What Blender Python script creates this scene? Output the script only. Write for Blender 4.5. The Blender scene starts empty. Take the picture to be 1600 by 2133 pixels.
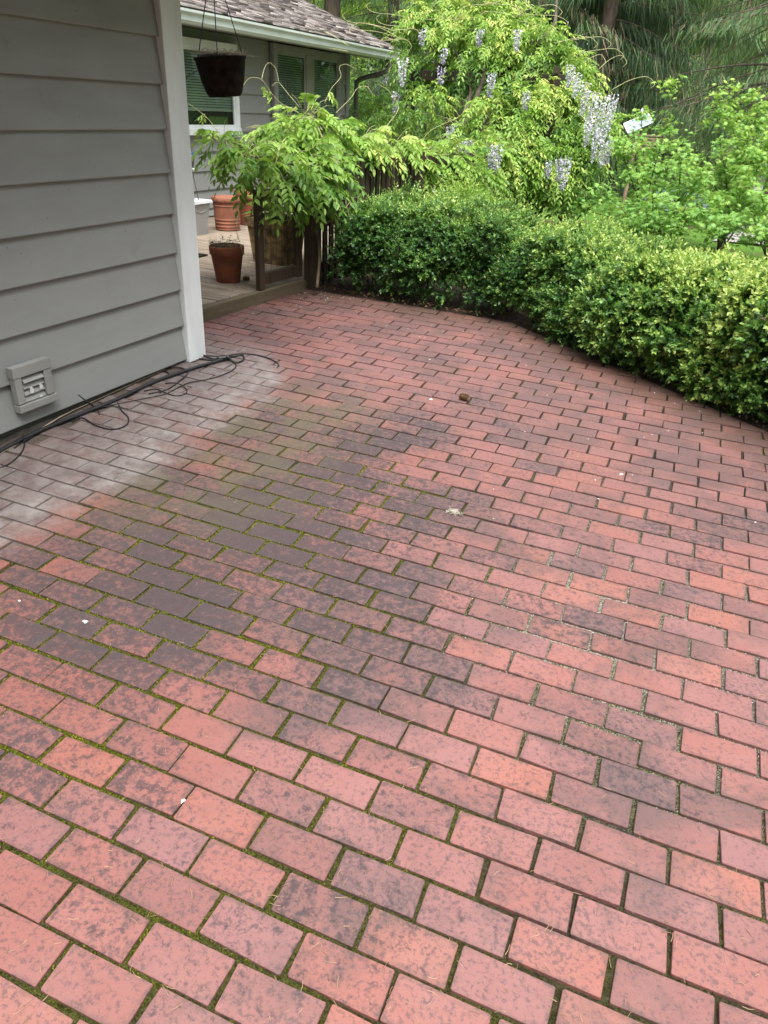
import bpy, math, random
import numpy as np
from mathutils import Matrix, Vector
RAD = math.radians
random.seed(7); RNG = np.random.default_rng(11)
scene = bpy.context.scene
COL = scene.collection

# ------------------------------------------------------------------ camera
CAM_R = np.array([[0.90805564, -0.23706468, 0.34530463],
                  [0.4164067, 0.42204414, -0.80528517],
                  [0.04517088, 0.8750309, 0.48195489]])
CAM_C = np.array([2.77062638, -3.49273631, 1.37775313])
FPX = 1530.77                                   # focal length in pixels of the 1600 x 2133 photograph
cd = bpy.data.cameras.new('camera'); cam = bpy.data.objects.new('camera', cd); COL.objects.link(cam)
cd.sensor_fit = 'VERTICAL'; cd.sensor_height = 24.0; cd.sensor_width = 18.0
cd.lens = FPX / 2133.0 * 24.0
cd.clip_start = 0.05; cd.clip_end = 600.0
M = Matrix.Identity(4)
for i in range(3):
    for j in range(3): M[i][j] = CAM_R[i, j]
    M[i][3] = CAM_C[i]
cam.matrix_world = M
scene.camera = cam
scene.render.resolution_x = 768; scene.render.resolution_y = 1024

# ------------------------------------------------------------------ sky, sun, exposure
SUN_EL, SUN_AZ = RAD(66), RAD(55)      # azimuth measured from +x towards -y (behind and right of the camera)
world = bpy.data.worlds.new('World'); scene.world = world; world.use_nodes = True
wn = world.node_tree.nodes; wl = world.node_tree.links
bg = wn['Background']
sky = wn.new('ShaderNodeTexSky'); sky.sky_type = 'NISHITA'; sky.sun_disc = False
sky.sun_elevation = SUN_EL; sky.sun_rotation = RAD(145)
sky.air_density = 1.0; sky.dust_density = 4.0; sky.ozone_density = 1.0
hs = wn.new('ShaderNodeHueSaturation'); hs.inputs['Saturation'].default_value = 0.22
wl.new(sky.outputs[0], hs.inputs['Color']); wl.new(hs.outputs[0], bg.inputs['Color'])
bg.inputs['Strength'].default_value = 0.15
sd = bpy.data.lights.new('sun', 'SUN'); sd.energy = 1.5; sd.angle = RAD(40); sd.color = (1.0, 0.97, 0.92)
sun = bpy.data.objects.new('sun', sd); COL.objects.link(sun)
sdir = Vector((math.cos(SUN_EL) * math.cos(-SUN_AZ), math.cos(SUN_EL) * math.sin(-SUN_AZ), math.sin(SUN_EL)))
sun.rotation_euler = sdir.to_track_quat('Z', 'Y').to_euler(); sun.location = (4, -4, 8)
vs = scene.view_settings
vs.view_transform = 'Standard'; vs.look = 'None'; vs.gamma = 1.0; vs.use_curve_mapping = False
vs.exposure = 1.56

# ------------------------------------------------------------------ pixel -> place helpers
def ray(px, py):
    return CAM_R @ np.array([(px - 800) / FPX, -(py - 1066.5) / FPX, -1.0])
def P3(px, py, depth): return CAM_C + ray(px, py) * depth
def onX(px, py, x0):
    d = ray(px, py); return CAM_C + d * (x0 - CAM_C[0]) / d[0]
def onZ(px, py, z0):
    d = ray(px, py); return CAM_C + d * (z0 - CAM_C[2]) / d[2]
def project(p):
    q = (np.asarray(p, float) - CAM_C) @ CAM_R
    return 800 + FPX * q[..., 0] / -q[..., 2], 1066.5 - FPX * q[..., 1] / -q[..., 2], -q[..., 2]

# patio plane: tilted a little (drains away from the house)
def _rx(a): c, s = math.cos(a), math.sin(a); return np.array([[1, 0, 0], [0, c, -s], [0, s, c]])
def _ry(a): c, s = math.cos(a), math.sin(a); return np.array([[c, 0, s], [0, 1, 0], [-s, 0, c]])
def _rz(a): c, s = math.cos(a), math.sin(a); return np.array([[c, -s, 0], [s, c, 0], [0, 0, 1]])
PAT = _rx(0.03003951) @ _ry(0.02377726) @ _rz(0.04875169)
PN = PAT[:, 2]
def onPat(px, py, lift=0.0):
    d = ray(px, py); p = CAM_C + d * (-(CAM_C @ PN) / (d @ PN)); return p + PN * lift
def patz(x, y): return -(PN[0] * x + PN[1] * y) / PN[2]

# ------------------------------------------------------------------ numpy noise
def _hash(ix, iy, iz, seed):
    h = (ix.astype(np.int64) * 374761393 + iy.astype(np.int64) * 668265263 + iz.astype(np.int64) * 2147483647 + seed * 974634777) & 0x7fffffff
    h = ((h ^ (h >> 13)) * 1274126177) & 0x7fffffff
    h = (h ^ (h >> 16)) & 0xffff
    return h / 65535.0
def vnoise(p, scale, seed=0):
    q = np.asarray(p, float) * scale
    if q.shape[-1] == 2: q = np.concatenate([q, np.zeros(q.shape[:-1] + (1,))], -1)
    i = np.floor(q).astype(np.int64); f = q - i; f = f * f * (3 - 2 * f); r = 0
    for a in (0, 1):
        for b in (0, 1):
            for c in (0, 1):
                w = (f[..., 0] if a else 1 - f[..., 0]) * (f[..., 1] if b else 1 - f[..., 1]) * (f[..., 2] if c else 1 - f[..., 2])
                r = r + w * _hash(i[..., 0] + a, i[..., 1] + b, i[..., 2] + c, seed)
    return r
def fbm(p, scale, seed=0, oct=3):
    r = 0; a = 0.5; t = 0
    for k in range(oct): r = r + a * vnoise(p, scale * 2 ** k, seed + k); t += a; a *= 0.5
    return r / t
def sstep(a, b, x):
    t = np.clip((x - a) / (b - a), 0, 1); return t * t * (3 - 2 * t)

# ------------------------------------------------------------------ object helpers
def tag(o, label=None, cat=None, group=None, kind=None):
    if label: o['label'] = label
    if cat: o['category'] = cat
    if group: o['group'] = group
    if kind: o['kind'] = kind
    return o
def empty(name, loc=(0, 0, 0), label=None, cat=None, group=None):
    o = bpy.data.objects.new(name, None); COL.objects.link(o); o.location = loc
    o.empty_display_size = 0.05
    return tag(o, label, cat, group)
def mesh_from(name, V, F, smooth=False):
    me = bpy.data.meshes.new(name); me.from_pydata([tuple(map(float, v)) for v in V], [], F); me.update()
    if smooth: me.polygons.foreach_set('use_smooth', [True] * len(me.polygons))
    return me
def link(name, me, mat=None, parent=None):
    o = bpy.data.objects.new(name, me); COL.objects.link(o)
    if mat is not None and len(me.materials) == 0: me.materials.append(mat)
    if parent is not None: o.parent = parent
    return o
def world_to(parent, pts):
    """world points to the parent's local frame (parents here are only translated / the patio)"""
    if parent is None: return np.asarray(pts, float)
    return np.asarray(pts, float) - np.array(parent.location)

class MB:
    def __init__(s): s.V = []; s.F = []
    def add(s, V, F):
        n = len(s.V); s.V += [tuple(map(float, v)) for v in V]; s.F += [tuple(i + n for i in f) for f in F]; return s
    def box(s, lo, hi, bev=0.0):
        (x0, y0, z0), (x1, y1, z1) = lo, hi
        if bev <= 0:
            return s.add([(x0, y0, z0), (x1, y0, z0), (x1, y1, z0), (x0, y1, z0), (x0, y0, z1), (x1, y0, z1), (x1, y1, z1), (x0, y1, z1)],
                         [(0, 3, 2, 1), (4, 5, 6, 7), (0, 1, 5, 4), (1, 2, 6, 5), (2, 3, 7, 6), (3, 0, 4, 7)])
        b = min(bev, (x1 - x0) / 3, (y1 - y0) / 3, (z1 - z0) / 3)
        V = []
        for z, ins in ((z0, b), (z0 + b, 0), (z1 - b, 0), (z1, b)):
            V += [(x0 + ins + (b if not ins else 0), y0 + ins, z), (x1 - ins - (b if not ins else 0), y0 + ins, z),
                  (x1 - ins, y0 + ins + (b if not ins else 0), z), (x1 - ins, y1 - ins - (b if not ins else 0), z),
                  (x1 - ins - (b if not ins else 0), y1 - ins, z), (x0 + ins + (b if not ins else 0), y1 - ins, z),
                  (x0 + ins, y1 - ins - (b if not ins else 0), z), (x0 + ins, y0 + ins + (b if not ins else 0), z)]
        F = [tuple(range(7, -1, -1)), tuple(range(24, 32))]
        for r in range(3):
            for k in range(8): F.append((r * 8 + k, r * 8 + (k + 1) % 8, r * 8 + 8 + (k + 1) % 8, r * 8 + 8 + k))
        return s.add(V, F)
    def beam(s, a, b, w, h, up=(0, 0, 1), bev=0.0):
        a = np.array(a, float); b = np.array(b, float); d = b - a; L = np.linalg.norm(d); d = d / L
        u = np.array(up, float); sx = np.cross(d, u); sx /= np.linalg.norm(sx); u = np.cross(sx, d)
        m = MB(); m.box((-w / 2, 0, -h / 2), (w / 2, L, h / 2), bev)
        return s.add([a + sx * v[0] + d * v[1] + u * v[2] for v in m.V], m.F)
    def tube(s, pts, rad, seg=6, cap=True):
        pts = np.array(pts, float); n = len(pts)
        if np.isscalar(rad): rad = [rad] * n
        T = np.gradient(pts, axis=0); T /= np.linalg.norm(T, axis=1)[:, None] + 1e-12
        ref = np.array([0, 0, 1.0]) if abs(T[0][2]) < .9 else np.array([1.0, 0, 0])
        V = []; nrm = np.cross(T[0], ref); nrm /= np.linalg.norm(nrm)
        for i in range(n):
            nrm = nrm - T[i] * (nrm @ T[i]); nrm /= np.linalg.norm(nrm) + 1e-12; bn = np.cross(T[i], nrm)
            for k in range(seg):
                a = 2 * math.pi * k / seg; V.append(pts[i] + (nrm * math.cos(a) + bn * math.sin(a)) * rad[i])
        F = [(i * seg + k, i * seg + (k + 1) % seg, (i + 1) * seg + (k + 1) % seg, (i + 1) * seg + k) for i in range(n - 1) for k in range(seg)]
        if cap: F += [tuple(range(seg - 1, -1, -1)), tuple(range((n - 1) * seg, n * seg))]
        return s.add(V, F)
    def lathe(s, prof, seg=32, c=(0, 0, 0), wob=None):
        V = []; n = len(prof)
        for r, z in prof:
            for k in range(seg):
                a = 2 * math.pi * k / seg; rr = r * (wob(a, z) if wob else 1)
                V.append((c[0] + rr * math.cos(a), c[1] + rr * math.sin(a), c[2] + z))
        F = [(i * seg + k, i * seg + (k + 1) % seg, (i + 1) * seg + (k + 1) % seg, (i + 1) * seg + k) for i in range(n - 1) for k in range(seg)]
        return s.add(V, F)
    def build(s, name, mat, parent=None, smooth=False, loc=None):
        V = s.V
        if parent is not None and loc is None: V = world_to(parent, V)
        o = link(name, mesh_from(name, V, s.F, smooth), mat, parent)
        if loc is not None: o.location = loc
        return o

def spline(pts, n=8):
    """Catmull-Rom through pts"""
    p = np.array(pts, float); p = np.vstack([2 * p[0] - p[1], p, 2 * p[-1] - p[-2]]); out = []
    for i in range(1, len(p) - 2):
        for t in np.linspace(0, 1, n, endpoint=False):
            a, b, c, d = p[i - 1], p[i], p[i + 1], p[i + 2]
            out.append(.5 * ((2 * b) + (-a + c) * t + (2 * a - 5 * b + 4 * c - d) * t * t + (-a + 3 * b - 3 * c + d) * t ** 3))
    out.append(p[-2]); return np.array(out)

def unit(a): return a / (np.linalg.norm(a, axis=-1, keepdims=True) + 1e-9)
TEMPL = {
    'diamond': (np.array([[0, 0, 0], [.45, .5, .12], [1, 0, -.05], [.45, -.5, .12]]), [(0, 2, 1), (0, 3, 2)]),
    'hex': (np.array([[0, 0, 0], [.22, .40, .10], [.62, .44, .08], [1, 0, -.18], [.62, -.44, .08], [.22, -.40, .10]]), [(0, 3, 2, 1), (0, 5, 4, 3)]),
    'strand': (np.array([[0, .5, 0], [0, -.5, 0], [.55, .42, .06], [.55, -.42, .06], [1, 0, 0]]), [(0, 1, 3, 2), (2, 3, 4)]),
}
_v = [[-.12, 0, 0]]
for _a, _r in ((-118, .52), (-92, .27), (-66, .82), (-46, .40), (-26, .96), (-13, .45), (0, 1.05), (13, .45), (26, .96), (46, .40), (66, .82), (92, .27), (118, .52)):
    _v.append([_r * math.cos(RAD(_a)), _r * math.sin(RAD(_a)) * .5 * 2, -.22 * _r * _r])
TEMPL['maple'] = (np.array(_v), [(0, i, i + 1) for i in range(1, 13)])
def leaves(name, pos, axis, nrm, length, width, tint, mat, parent=None, kind='diamond', off=None):
    """one mesh made of many small leaf faces; tint is stored per vertex"""
    T, Fc = TEMPL[kind]; N = len(pos); k = len(T)
    axis = unit(axis); side = unit(np.cross(nrm, axis)); nr = np.cross(axis, side)
    L = np.broadcast_to(np.asarray(length, float), (N,)); W = np.broadcast_to(np.asarray(width, float), (N,))
    V = pos[:, None, :] + axis[:, None, :] * (T[None, :, 0] * L[:, None])[..., None] + side[:, None, :] * (T[None, :, 1] * W[:, None])[..., None] \
        + nr[:, None, :] * (T[None, :, 2] * W[:, None])[..., None]
    V = V.reshape(-1, 3)
    if parent is not None: V = V - np.array(parent.location)
    me = bpy.data.meshes.new(name); me.vertices.add(len(V)); me.vertices.foreach_set('co', V.ravel().astype(np.float32))
    ls = [len(f) for f in Fc]; idx = np.concatenate([np.array(f) for f in Fc]); nl = len(idx); nf = len(Fc)
    me.loops.add(N * nl); me.polygons.add(N * nf)
    me.loops.foreach_set('vertex_index', (idx[None, :] + (np.arange(N) * k)[:, None]).ravel().astype(np.int32))
    st = np.concatenate([[0], np.cumsum(ls)[:-1]])
    me.polygons.foreach_set('loop_start', (st[None, :] + (np.arange(N) * nl)[:, None]).ravel().astype(np.int32))
    at = me.attributes.new('tint', 'FLOAT', 'POINT')
    at.data.foreach_set('value', np.repeat(np.asarray(tint, np.float32), k))
    me.update(calc_edges=True); me.validate()
    return link(name, me, mat, parent)

# ------------------------------------------------------------------ materials
class NT:
    def __init__(s, name):
        s.m = bpy.data.materials.new(name); s.m.use_nodes = True; s.t = s.m.node_tree; s.n = s.t.nodes; s.l = s.t.links
        s.bsdf = s.n['Principled BSDF']; s.out = s.n['Material Output']
    def node(s, typ, **kw):
        n = s.n.new(typ)
        for k, v in kw.items(): setattr(n, k, v)
        return n
    def put(s, inp, v):
        if isinstance(v, bpy.types.NodeSocket): s.l.new(v, inp)
        else:
            if inp.type == 'RGBA' and len(v) == 3: v = (*v, 1)
            inp.default_value = v
    def pos(s): return s.node('ShaderNodeNewGeometry').outputs['Position']
    def obj(s): return s.node('ShaderNodeTexCoord').outputs['Object']
    def xyz(s, v):
        n = s.node('ShaderNodeSeparateXYZ'); s.put(n.inputs[0], v); return n.outputs
    def vec(s, v, scale=(1, 1, 1), loc=(0, 0, 0), rot=(0, 0, 0)):
        n = s.node('ShaderNodeMapping'); s.put(n.inputs[0], v); n.inputs[1].default_value = loc; n.inputs[2].default_value = rot; n.inputs[3].default_value = scale; return n.outputs[0]
    def noise(s, v, scale, detail=3, rough=.55, dist=0.0, col=False):
        n = s.node('ShaderNodeTexNoise'); s.put(n.inputs['Vector'], v); n.inputs['Scale'].default_value = scale
        n.inputs['Detail'].default_value = detail; n.inputs['Roughness'].default_value = rough; n.inputs['Distortion'].default_value = dist
        return n.outputs['Color' if col else 'Fac']
    def math(s, op, a, b=0.0, c=None, clamp=False):
        n = s.node('ShaderNodeMath', operation=op); n.use_clamp = clamp; s.put(n.inputs[0], a); s.put(n.inputs[1], b)
        if c is not None: s.put(n.inputs[2], c)
        return n.outputs[0]
    def step(s, x, a, b, lo=0.0, hi=1.0):
        n = s.node('ShaderNodeMapRange', interpolation_type='SMOOTHSTEP'); s.put(n.inputs[0], x)
        for i, v in enumerate((a, b, lo, hi)): n.inputs[i + 1].default_value = v
        return n.outputs[0]
    def mix(s, f, a, b, blend='MIX'):
        n = s.node('ShaderNodeMix', data_type='RGBA', blend_type=blend); s.put(n.inputs[0], f); s.put(n.inputs[6], a); s.put(n.inputs[7], b); return n.outputs[2]
    def ramp(s, f, stops):
        n = s.node('ShaderNodeValToRGB'); s.put(n.inputs[0], f); e = n.color_ramp.elements
        while len(e) < len(stops): e.new(.5)
        for k, (p, c) in enumerate(stops): e[k].position = p; e[k].color = (*c, 1)
        return n.outputs[0]
    def attr(s, name, out='Fac'):
        n = s.node('ShaderNodeAttribute'); n.attribute_name = name; return n.outputs[out]
    def rnd(s): return s.node('ShaderNodeObjectInfo').outputs['Random']
    def bump(s, h, strength=.3, dist=.01):
        n = s.node('ShaderNodeBump'); s.put(n.inputs['Height'], h); n.inputs['Strength'].default_value = strength; n.inputs['Distance'].default_value = dist
        s.l.new(n.outputs[0], s.bsdf.inputs['Normal'])
    def fin(s, color, rough=.7, spec=.5, metal=0.0):
        s.put(s.bsdf.inputs['Base Color'], color); s.put(s.bsdf.inputs['Roughness'], rough)
        s.put(s.bsdf.inputs['Specular IOR Level'], spec); s.put(s.bsdf.inputs['Metallic'], metal); return s.m
MATS = {}
def plain(name, col, rough=.6, var=.25, scale=12.0, bump=.15, spec=.5, metal=0.0, stretch=(1, 1, 1)):
    t = NT(name); p = t.vec(t.pos(), stretch); n1 = t.noise(p, scale, 4); n2 = t.noise(p, scale * 9, 2)
    d = tuple(c * (1 - var) for c in col); b = tuple(min(1, c * (1 + var)) for c in col)
    c = t.mix(t.step(n1, .3, .7), d, b); c = t.mix(t.step(n2, .55, .75, 0, .35), c, d)
    if bump: t.bump(n2, bump, .004)
    MATS[name] = t.fin(c, t.step(n1, .2, .8, rough * .85, min(1, rough * 1.15)), spec, metal); return MATS[name]
def leafmat(name, stops, transl=.35, rough=.45, spec=.35, scale=1.2):
    t = NT(name); f = t.attr('tint'); n = t.noise(t.pos(), scale, 2)
    f2 = t.math('ADD', f, t.math('MULTIPLY', t.math('SUBTRACT', n, .5), .25), clamp=True)
    c = t.ramp(f2, stops); t.fin(c, rough, spec)
    tr = t.node('ShaderNodeBsdfTranslucent'); t.put(tr.inputs[0], t.mix(.5, c, (.30, .42, .05), 'MIX'))
    mx = t.node('ShaderNodeMixShader'); mx.inputs[0].default_value = transl
    t.l.new(t.bsdf.outputs[0], mx.inputs[1]); t.l.new(tr.outputs[0], mx.inputs[2]); t.l.new(mx.outputs[0], t.out.inputs[0])
    MATS[name] = t.m; return t.m

def brick_material(name, use_attr):
    t = NT(name); P = t.pos(); x, y, z = t.xyz(P)
    r = t.attr('rnd') if use_attr else t.rnd()
    r2 = t.math('FRACT', t.math('MULTIPLY', r, 17.31)); r3 = t.math('FRACT', t.math('MULTIPLY', r, 53.77))
    base = t.ramp(r, [(0, (.220, .084, .072)), (.2, (.262, .100, .084)), (.38, (.185, .078, .072)), (.55, (.245, .104, .096)), (.72, (.200, .096, .098)), (.86, (.265, .094, .072)), (1, (.300, .112, .080))])
    base = t.mix(t.step(t.noise(P, 6, 3), .35, .7, 0, .45), base, (.235, .118, .112))
    base = t.mix(t.math('MULTIPLY', t.step(y, -1.9, .4), .62), base, t.mix(r2, (.135, .066, .060), (.175, .086, .080)))  # far bricks darker: fall-off of light from the near end put into the colour
    # fine sandy grain and tiny pores
    g = t.noise(P, 260, 3, .7)
    base = t.mix(t.step(g, .35, .7, 0, .30), base, (.32, .135, .110))
    pit = t.noise(P, 480, 2, .8); base = t.mix(t.step(pit, .60, .74, 0, .5), base, (.10, .040, .036)); base = t.mix(t.step(t.noise(P, 330, 2, .8), .64, .76, 0, .45), base, (.34, .175, .150))
    strk = t.noise(t.vec(P, (40, 220, 60), rot=(0, 0, .05)), 1.0, 2)
    base = t.mix(t.step(strk, .55, .8, 0, .25), base, (.19, .07, .06))
    dp = t.math('MULTIPLY', t.math('MULTIPLY', t.step(x, 2.3, 1.2), t.step(y, .2, -.9)), t.step(y, -3.1, -2.2, .25, 1)); base = t.mix(t.math('MULTIPLY', dp, .62), base, t.mix(r3, (.165, .054, .042), (.210, .066, .044)))
    # black lichen / algae blotches: large patches decide where, small noise gives the speckle
    big = t.noise(P, .95, 2, .5); cx = t.math('SUBTRACT', x, 1.25); cy = t.math('ADD', y, 1.55)
    d2 = t.math('ADD', t.math('MULTIPLY', t.math('MULTIPLY', cx, cx), .55), t.math('MULTIPLY', t.math('MULTIPLY', cy, cy), .35))
    cen = t.math('POWER', 2.718, t.math('MULTIPLY', d2, -1.6))
    zone = t.math('ADD', t.math('MULTIPLY', t.math('SUBTRACT', big, .5), .9), t.math('SUBTRACT', t.math('MULTIPLY', cen, .50), .15))
    zone = t.math('ADD', zone, t.math('MULTIPLY', t.math('SUBTRACT', r2, .5), .24)); zone = t.math('SUBTRACT', zone, t.step(y, -1.95, -2.75, 0, .10))
    sp = t.noise(P, 40, 5, .72, .2); sp2 = t.noise(P, 120, 3, .65)
    blot = t.step(t.math('ADD', t.math('ADD', sp, t.math('MULTIPLY', sp2, .30)), t.math('MULTIPLY', zone, .62)), .67, .86)
    soft = t.noise(P, 1.9, 6, .66, .6); soft2 = t.noise(P, 7.5, 5, .62, .4)
    sf = t.math('ADD', t.math('ADD', soft, t.math('MULTIPLY', soft2, .38)), t.math('ADD', t.math('MULTIPLY', cen, .17), t.math('MULTIPLY', t.math('SUBTRACT', r2, .5), .16)))
    sf = t.math('SUBTRACT', sf, t.step(y, -1.9, -2.8, 0, .10)); sf = t.math('ADD', sf, t.step(y, -.4, 1.1, 0, .08)); sf = t.step(sf, .64, .90)
    base = t.mix(t.math("MULTIPLY", sf, .64), base, t.mix(soft2, (.050, .040, .040), (.085, .062, .060)))
    blot = t.math('MULTIPLY', blot, t.step(sp2, .30, .52, .55, 1.0))
    base = t.mix(t.math('MULTIPLY', blot, .80), base, t.mix(t.step(sp2, .4, .6), (.012, .012, .016), (.040, .036, .041)))
    pz = t.noise(P, 2.6, 3, .55); pep = t.noise(P, 85, 4, .75)
    base = t.mix(t.math('MULTIPLY', t.step(t.math('ADD', pep, t.math('MULTIPLY', pz, .30)), .66, .78), .62), base, (.060, .044, .046))
    # round spots
    vo = t.node('ShaderNodeTexVoronoi'); t.put(vo.inputs['Vector'], P); vo.inputs['Scale'].default_value = 38
    spot = t.math('MULTIPLY', t.step(vo.outputs['Distance'], .30, .12), t.step(t.noise(P, 9, 2), .5, .64))
    base = t.mix(t.math('MULTIPLY', spot, .6), base, (.065, .042, .045))
    if not use_attr:
        ox, oy, oz = t.xyz(t.obj()); ex = t.math('SUBTRACT', .0955, t.math('ABSOLUTE', ox)); ey = t.math('SUBTRACT', .0455, t.math('ABSOLUTE', oy))
        eg = t.step(t.math('ADD', t.math('MINIMUM', ex, ey), t.math('MULTIPLY', t.math('SUBTRACT', t.noise(P, 34, 4, .7), .5), .030)), .012, -.001)
        base = t.mix(t.math('MULTIPLY', eg, t.step(t.noise(P, 11, 2), .40, .70, .0, .6)), base, (.070, .050, .042))
    # greenish film just outside the drip line
    film = t.math('MULTIPLY', t.math('MULTIPLY', t.step(x, .5, .75), t.step(x, 1.55, 1.0)), t.math('MULTIPLY', t.step(y, -1.9, -1.2), t.step(y, .3, -.4)))
    film = t.math('MULTIPLY', film, t.step(t.noise(P, 5, 3), .38, .62, .1, .75))
    base = t.mix(t.math('MULTIPLY', film, .85), base, (.085, .075, .042))
    # pale dust and efflorescence under the eave, ending at the drip line
    wob = t.math('MULTIPLY', t.math('SUBTRACT', t.noise(P, 4.2, 6, .68), .5), .46)
    xe = t.math('ADD', t.math('ADD', x, wob), t.step(y, -.25, .75, 0, .62))
    du = t.math('MULTIPLY', t.math('MULTIPLY', t.step(xe, .80, .54), t.step(y, .62, .12)), t.step(t.noise(P, 7, 4, .65), .28, .60, .60, .90))
    dustc = t.mix(t.step(t.noise(P, 14, 4, .7), .35, .65), (.118, .097, .092), (.190, .168, .160))
    base = t.mix(du, base, dustc)
    edge = t.math('MULTIPLY', t.math('MULTIPLY', t.step(xe, .34, .55), t.step(xe, .72, .60)), t.step(t.noise(P, 11, 4, .7), .45, .68))
    base = t.mix(t.math('MULTIPLY', t.math('MULTIPLY', edge, t.step(y, .5, 0)), .42), base, (.30, .285, .27))
    # earth washed over the bricks along the planting bed
    dd = t.math('MAXIMUM', t.math('SUBTRACT', y, t.math('ADD', 1.82, t.math('MULTIPLY', x, .048))),
                t.math('ADD', t.math('MULTIPLY', t.math('SUBTRACT', x, 1.40), .549), t.math('MULTIPLY', t.math('SUBTRACT', y, 1.89), .836)))
    dirt = t.math('MULTIPLY', t.step(t.math('ADD', dd, t.math('MULTIPLY', t.math('SUBTRACT', t.noise(P, 4, 4), .5), .5)), -.50, -.06), t.step(t.noise(P, 9, 3), .25, .6, .5, .9))
    base = t.mix(dirt, base, t.mix(t.noise(P, 3, 2), (.105, .048, .030), (.065, .045, .038)))
    h = t.math('ADD', t.math('MULTIPLY', t.noise(P, 120, 4, .7), .6), t.math('MULTIPLY', t.noise(P, 28, 3), .8)); t.bump(h, .35, .004)
    rough = t.math('ADD', t.step(t.noise(P, 18, 3), .3, .7, .52, .70), t.math('MULTIPLY', blot, .2))
    MATS[name] = t.fin(base, rough, .5); return t.m

def joint_material():
    t = NT('joint_fill'); P = t.pos(); n = t.noise(P, 60, 4, .65); n2 = t.noise(P, 240, 3, .7)
    c = t.mix(t.step(n, .35, .65), (.018, .014, .009), (.048, .038, .026))
    gr = t.math('MULTIPLY', t.attr('sand'), t.step(n2, .42, .60)); c = t.mix(t.math('MULTIPLY', gr, .85), c, (.50, .47, .41))
    du = t.attr('dust'); c = t.mix(t.math('MULTIPLY', du, t.step(n, .2, .6, .5, .95)), c, (.13, .105, .09))
    mo = t.math('MULTIPLY', t.attr('moss'), t.step(n, .28, .5, .35, 1)); c = t.mix(mo, c, t.mix(t.step(n2, .3, .7), (.016, .020, .003), (.115, .125, .012)))
    t.bump(t.math('ADD', n, n2), .8, .006); return t.fin(c, .95, .15)

def wood(name, a, b, along='X', rough=.75, grain=1.0):
    t = NT(name); P = t.pos(); sc = {'X': (1.2, 34, 34), 'Y': (34, 1.2, 34), 'Z': (34, 34, 1.2)}[along]
    o = t.math('MULTIPLY', t.rnd(), 40.0); cv = t.node('ShaderNodeCombineXYZ'); t.put(cv.inputs[0], o); t.put(cv.inputs[1], o); t.put(cv.inputs[2], o)
    va = t.node('ShaderNodeVectorMath', operation='ADD'); t.put(va.inputs[0], t.vec(P, sc)); t.put(va.inputs[1], cv.outputs[0])
    n = t.noise(va.outputs[0], grain, 5, .6, .5); n2 = t.noise(P, 7, 3)
    c = t.mix(t.step(n, .32, .68), a, b); c = t.mix(t.step(n2, .45, .75, 0, .5), c, tuple(v * .6 for v in a))
    c = t.mix(t.math('MULTIPLY', t.rnd(), .35), c, tuple(min(1, v * 1.25) for v in b))
    t.bump(n, .4, .004); MATS[name] = t.fin(c, rough, .3); return t.m

def paint_siding(name, col, dark):
    t = NT(name); P = t.pos(); n = t.noise(t.vec(P, (1, 1.4, 5)), 2.2, 4); n2 = t.noise(t.vec(P, (1, 5, 60)), 1.0, 3)
    c = t.mix(t.step(n, .35, .75, 0, .6), col, tuple(v * .86 for v in col)); c = t.mix(t.math('MULTIPLY', t.rnd(), .25), c, tuple(v * 1.12 for v in col))
    sm = t.math('MULTIPLY', t.step(t.noise(P, 3.1, 5, .6), .60, .76), t.step(t.noise(P, 14, 3), .4, .6)); c = t.mix(t.math('MULTIPLY', sm, .5), c, dark)
    sp = t.step(t.noise(P, 70, 1), .77, .80); c = t.mix(t.math('MULTIPLY', sp, .7), c, (.06, .045, .03))
    t.bump(n2, .12, .003); MATS[name] = t.fin(c, t.step(n, .3, .7, .5, .68), .4); return t.m

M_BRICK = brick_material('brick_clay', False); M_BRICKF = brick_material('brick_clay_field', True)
M_JOINT = joint_material()
M_SIDE = paint_siding('siding_paint', (.275, .285, .276), (.155, .15, .14))
M_TRIM = plain('trim_paint', (.74, .78, .79), .55, .10, 5, .1, stretch=(1, 1, .3))
M_TRIMD = plain('trim_paint_grey', (.27, .275, .26), .55, .10, 5, .1)
M_GUT = plain('gutter_paint', (.55, .61, .57), .4, .06, 3, .02)
M_SOFF = plain('soffit_paint', (.11, .107, .095), .6, .1, 4, .05)
M_CONC = plain('foundation_concrete', (.13, .118, .105), .9, .6, 14, .6)
M_SHING = None
def shingle_material(name, use_attr):
    t = NT(name); P = t.pos(); r = t.attr('rnd') if use_attr else t.rnd()
    c = t.ramp(r, [(0, (.040, .032, .030)), (.22, (.085, .065, .056)), (.5, (.165, .142, .126)), (.8, (.27, .245, .228)), (1, (.10, .09, .092))])
    g = t.noise(P, 160, 2, .7); c = t.mix(t.step(g, .4, .7, 0, .45), c, (.36, .33, .31)); c = t.mix(t.step(t.noise(P, 60, 3), .55, .7, 0, .6), c, (.06, .05, .045))
    t.bump(g, .5, .004); MATS[name] = t.fin(c, .9, .25); return t.m
M_SHING = shingle_material('shingle', False); M_SHINGF = shingle_material('shingle_field', True)
M_DECK = wood('deck_board', (.135, .100, .070), (.275, .228, .180), 'X')
M_BEAM = wood('deck_beam', (.070, .056, .034), (.130, .103, .066), 'Y')
M_GATE = wood('gate_wood', (.030, .021, .014), (.066, .047, .031), 'Z')
M_FENCE = wood('fence_wood', (.026, .018, .013), (.055, .038, .026), 'Z')
M_PERG = wood('pergola_wood', (.03, .022, .016), (.06, .045, .032), 'Z')
M_BARK = plain('bark', (.085, .062, .048), .95, .5, 14, .8, stretch=(1, 1, .25))
M_TWIG = plain('twig', (.11, .08, .05), .9, .4, 20, .4)
M_VINE = plain('vine_shoot', (.34, .33, .16), .7, .3, 20, .1)
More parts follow.
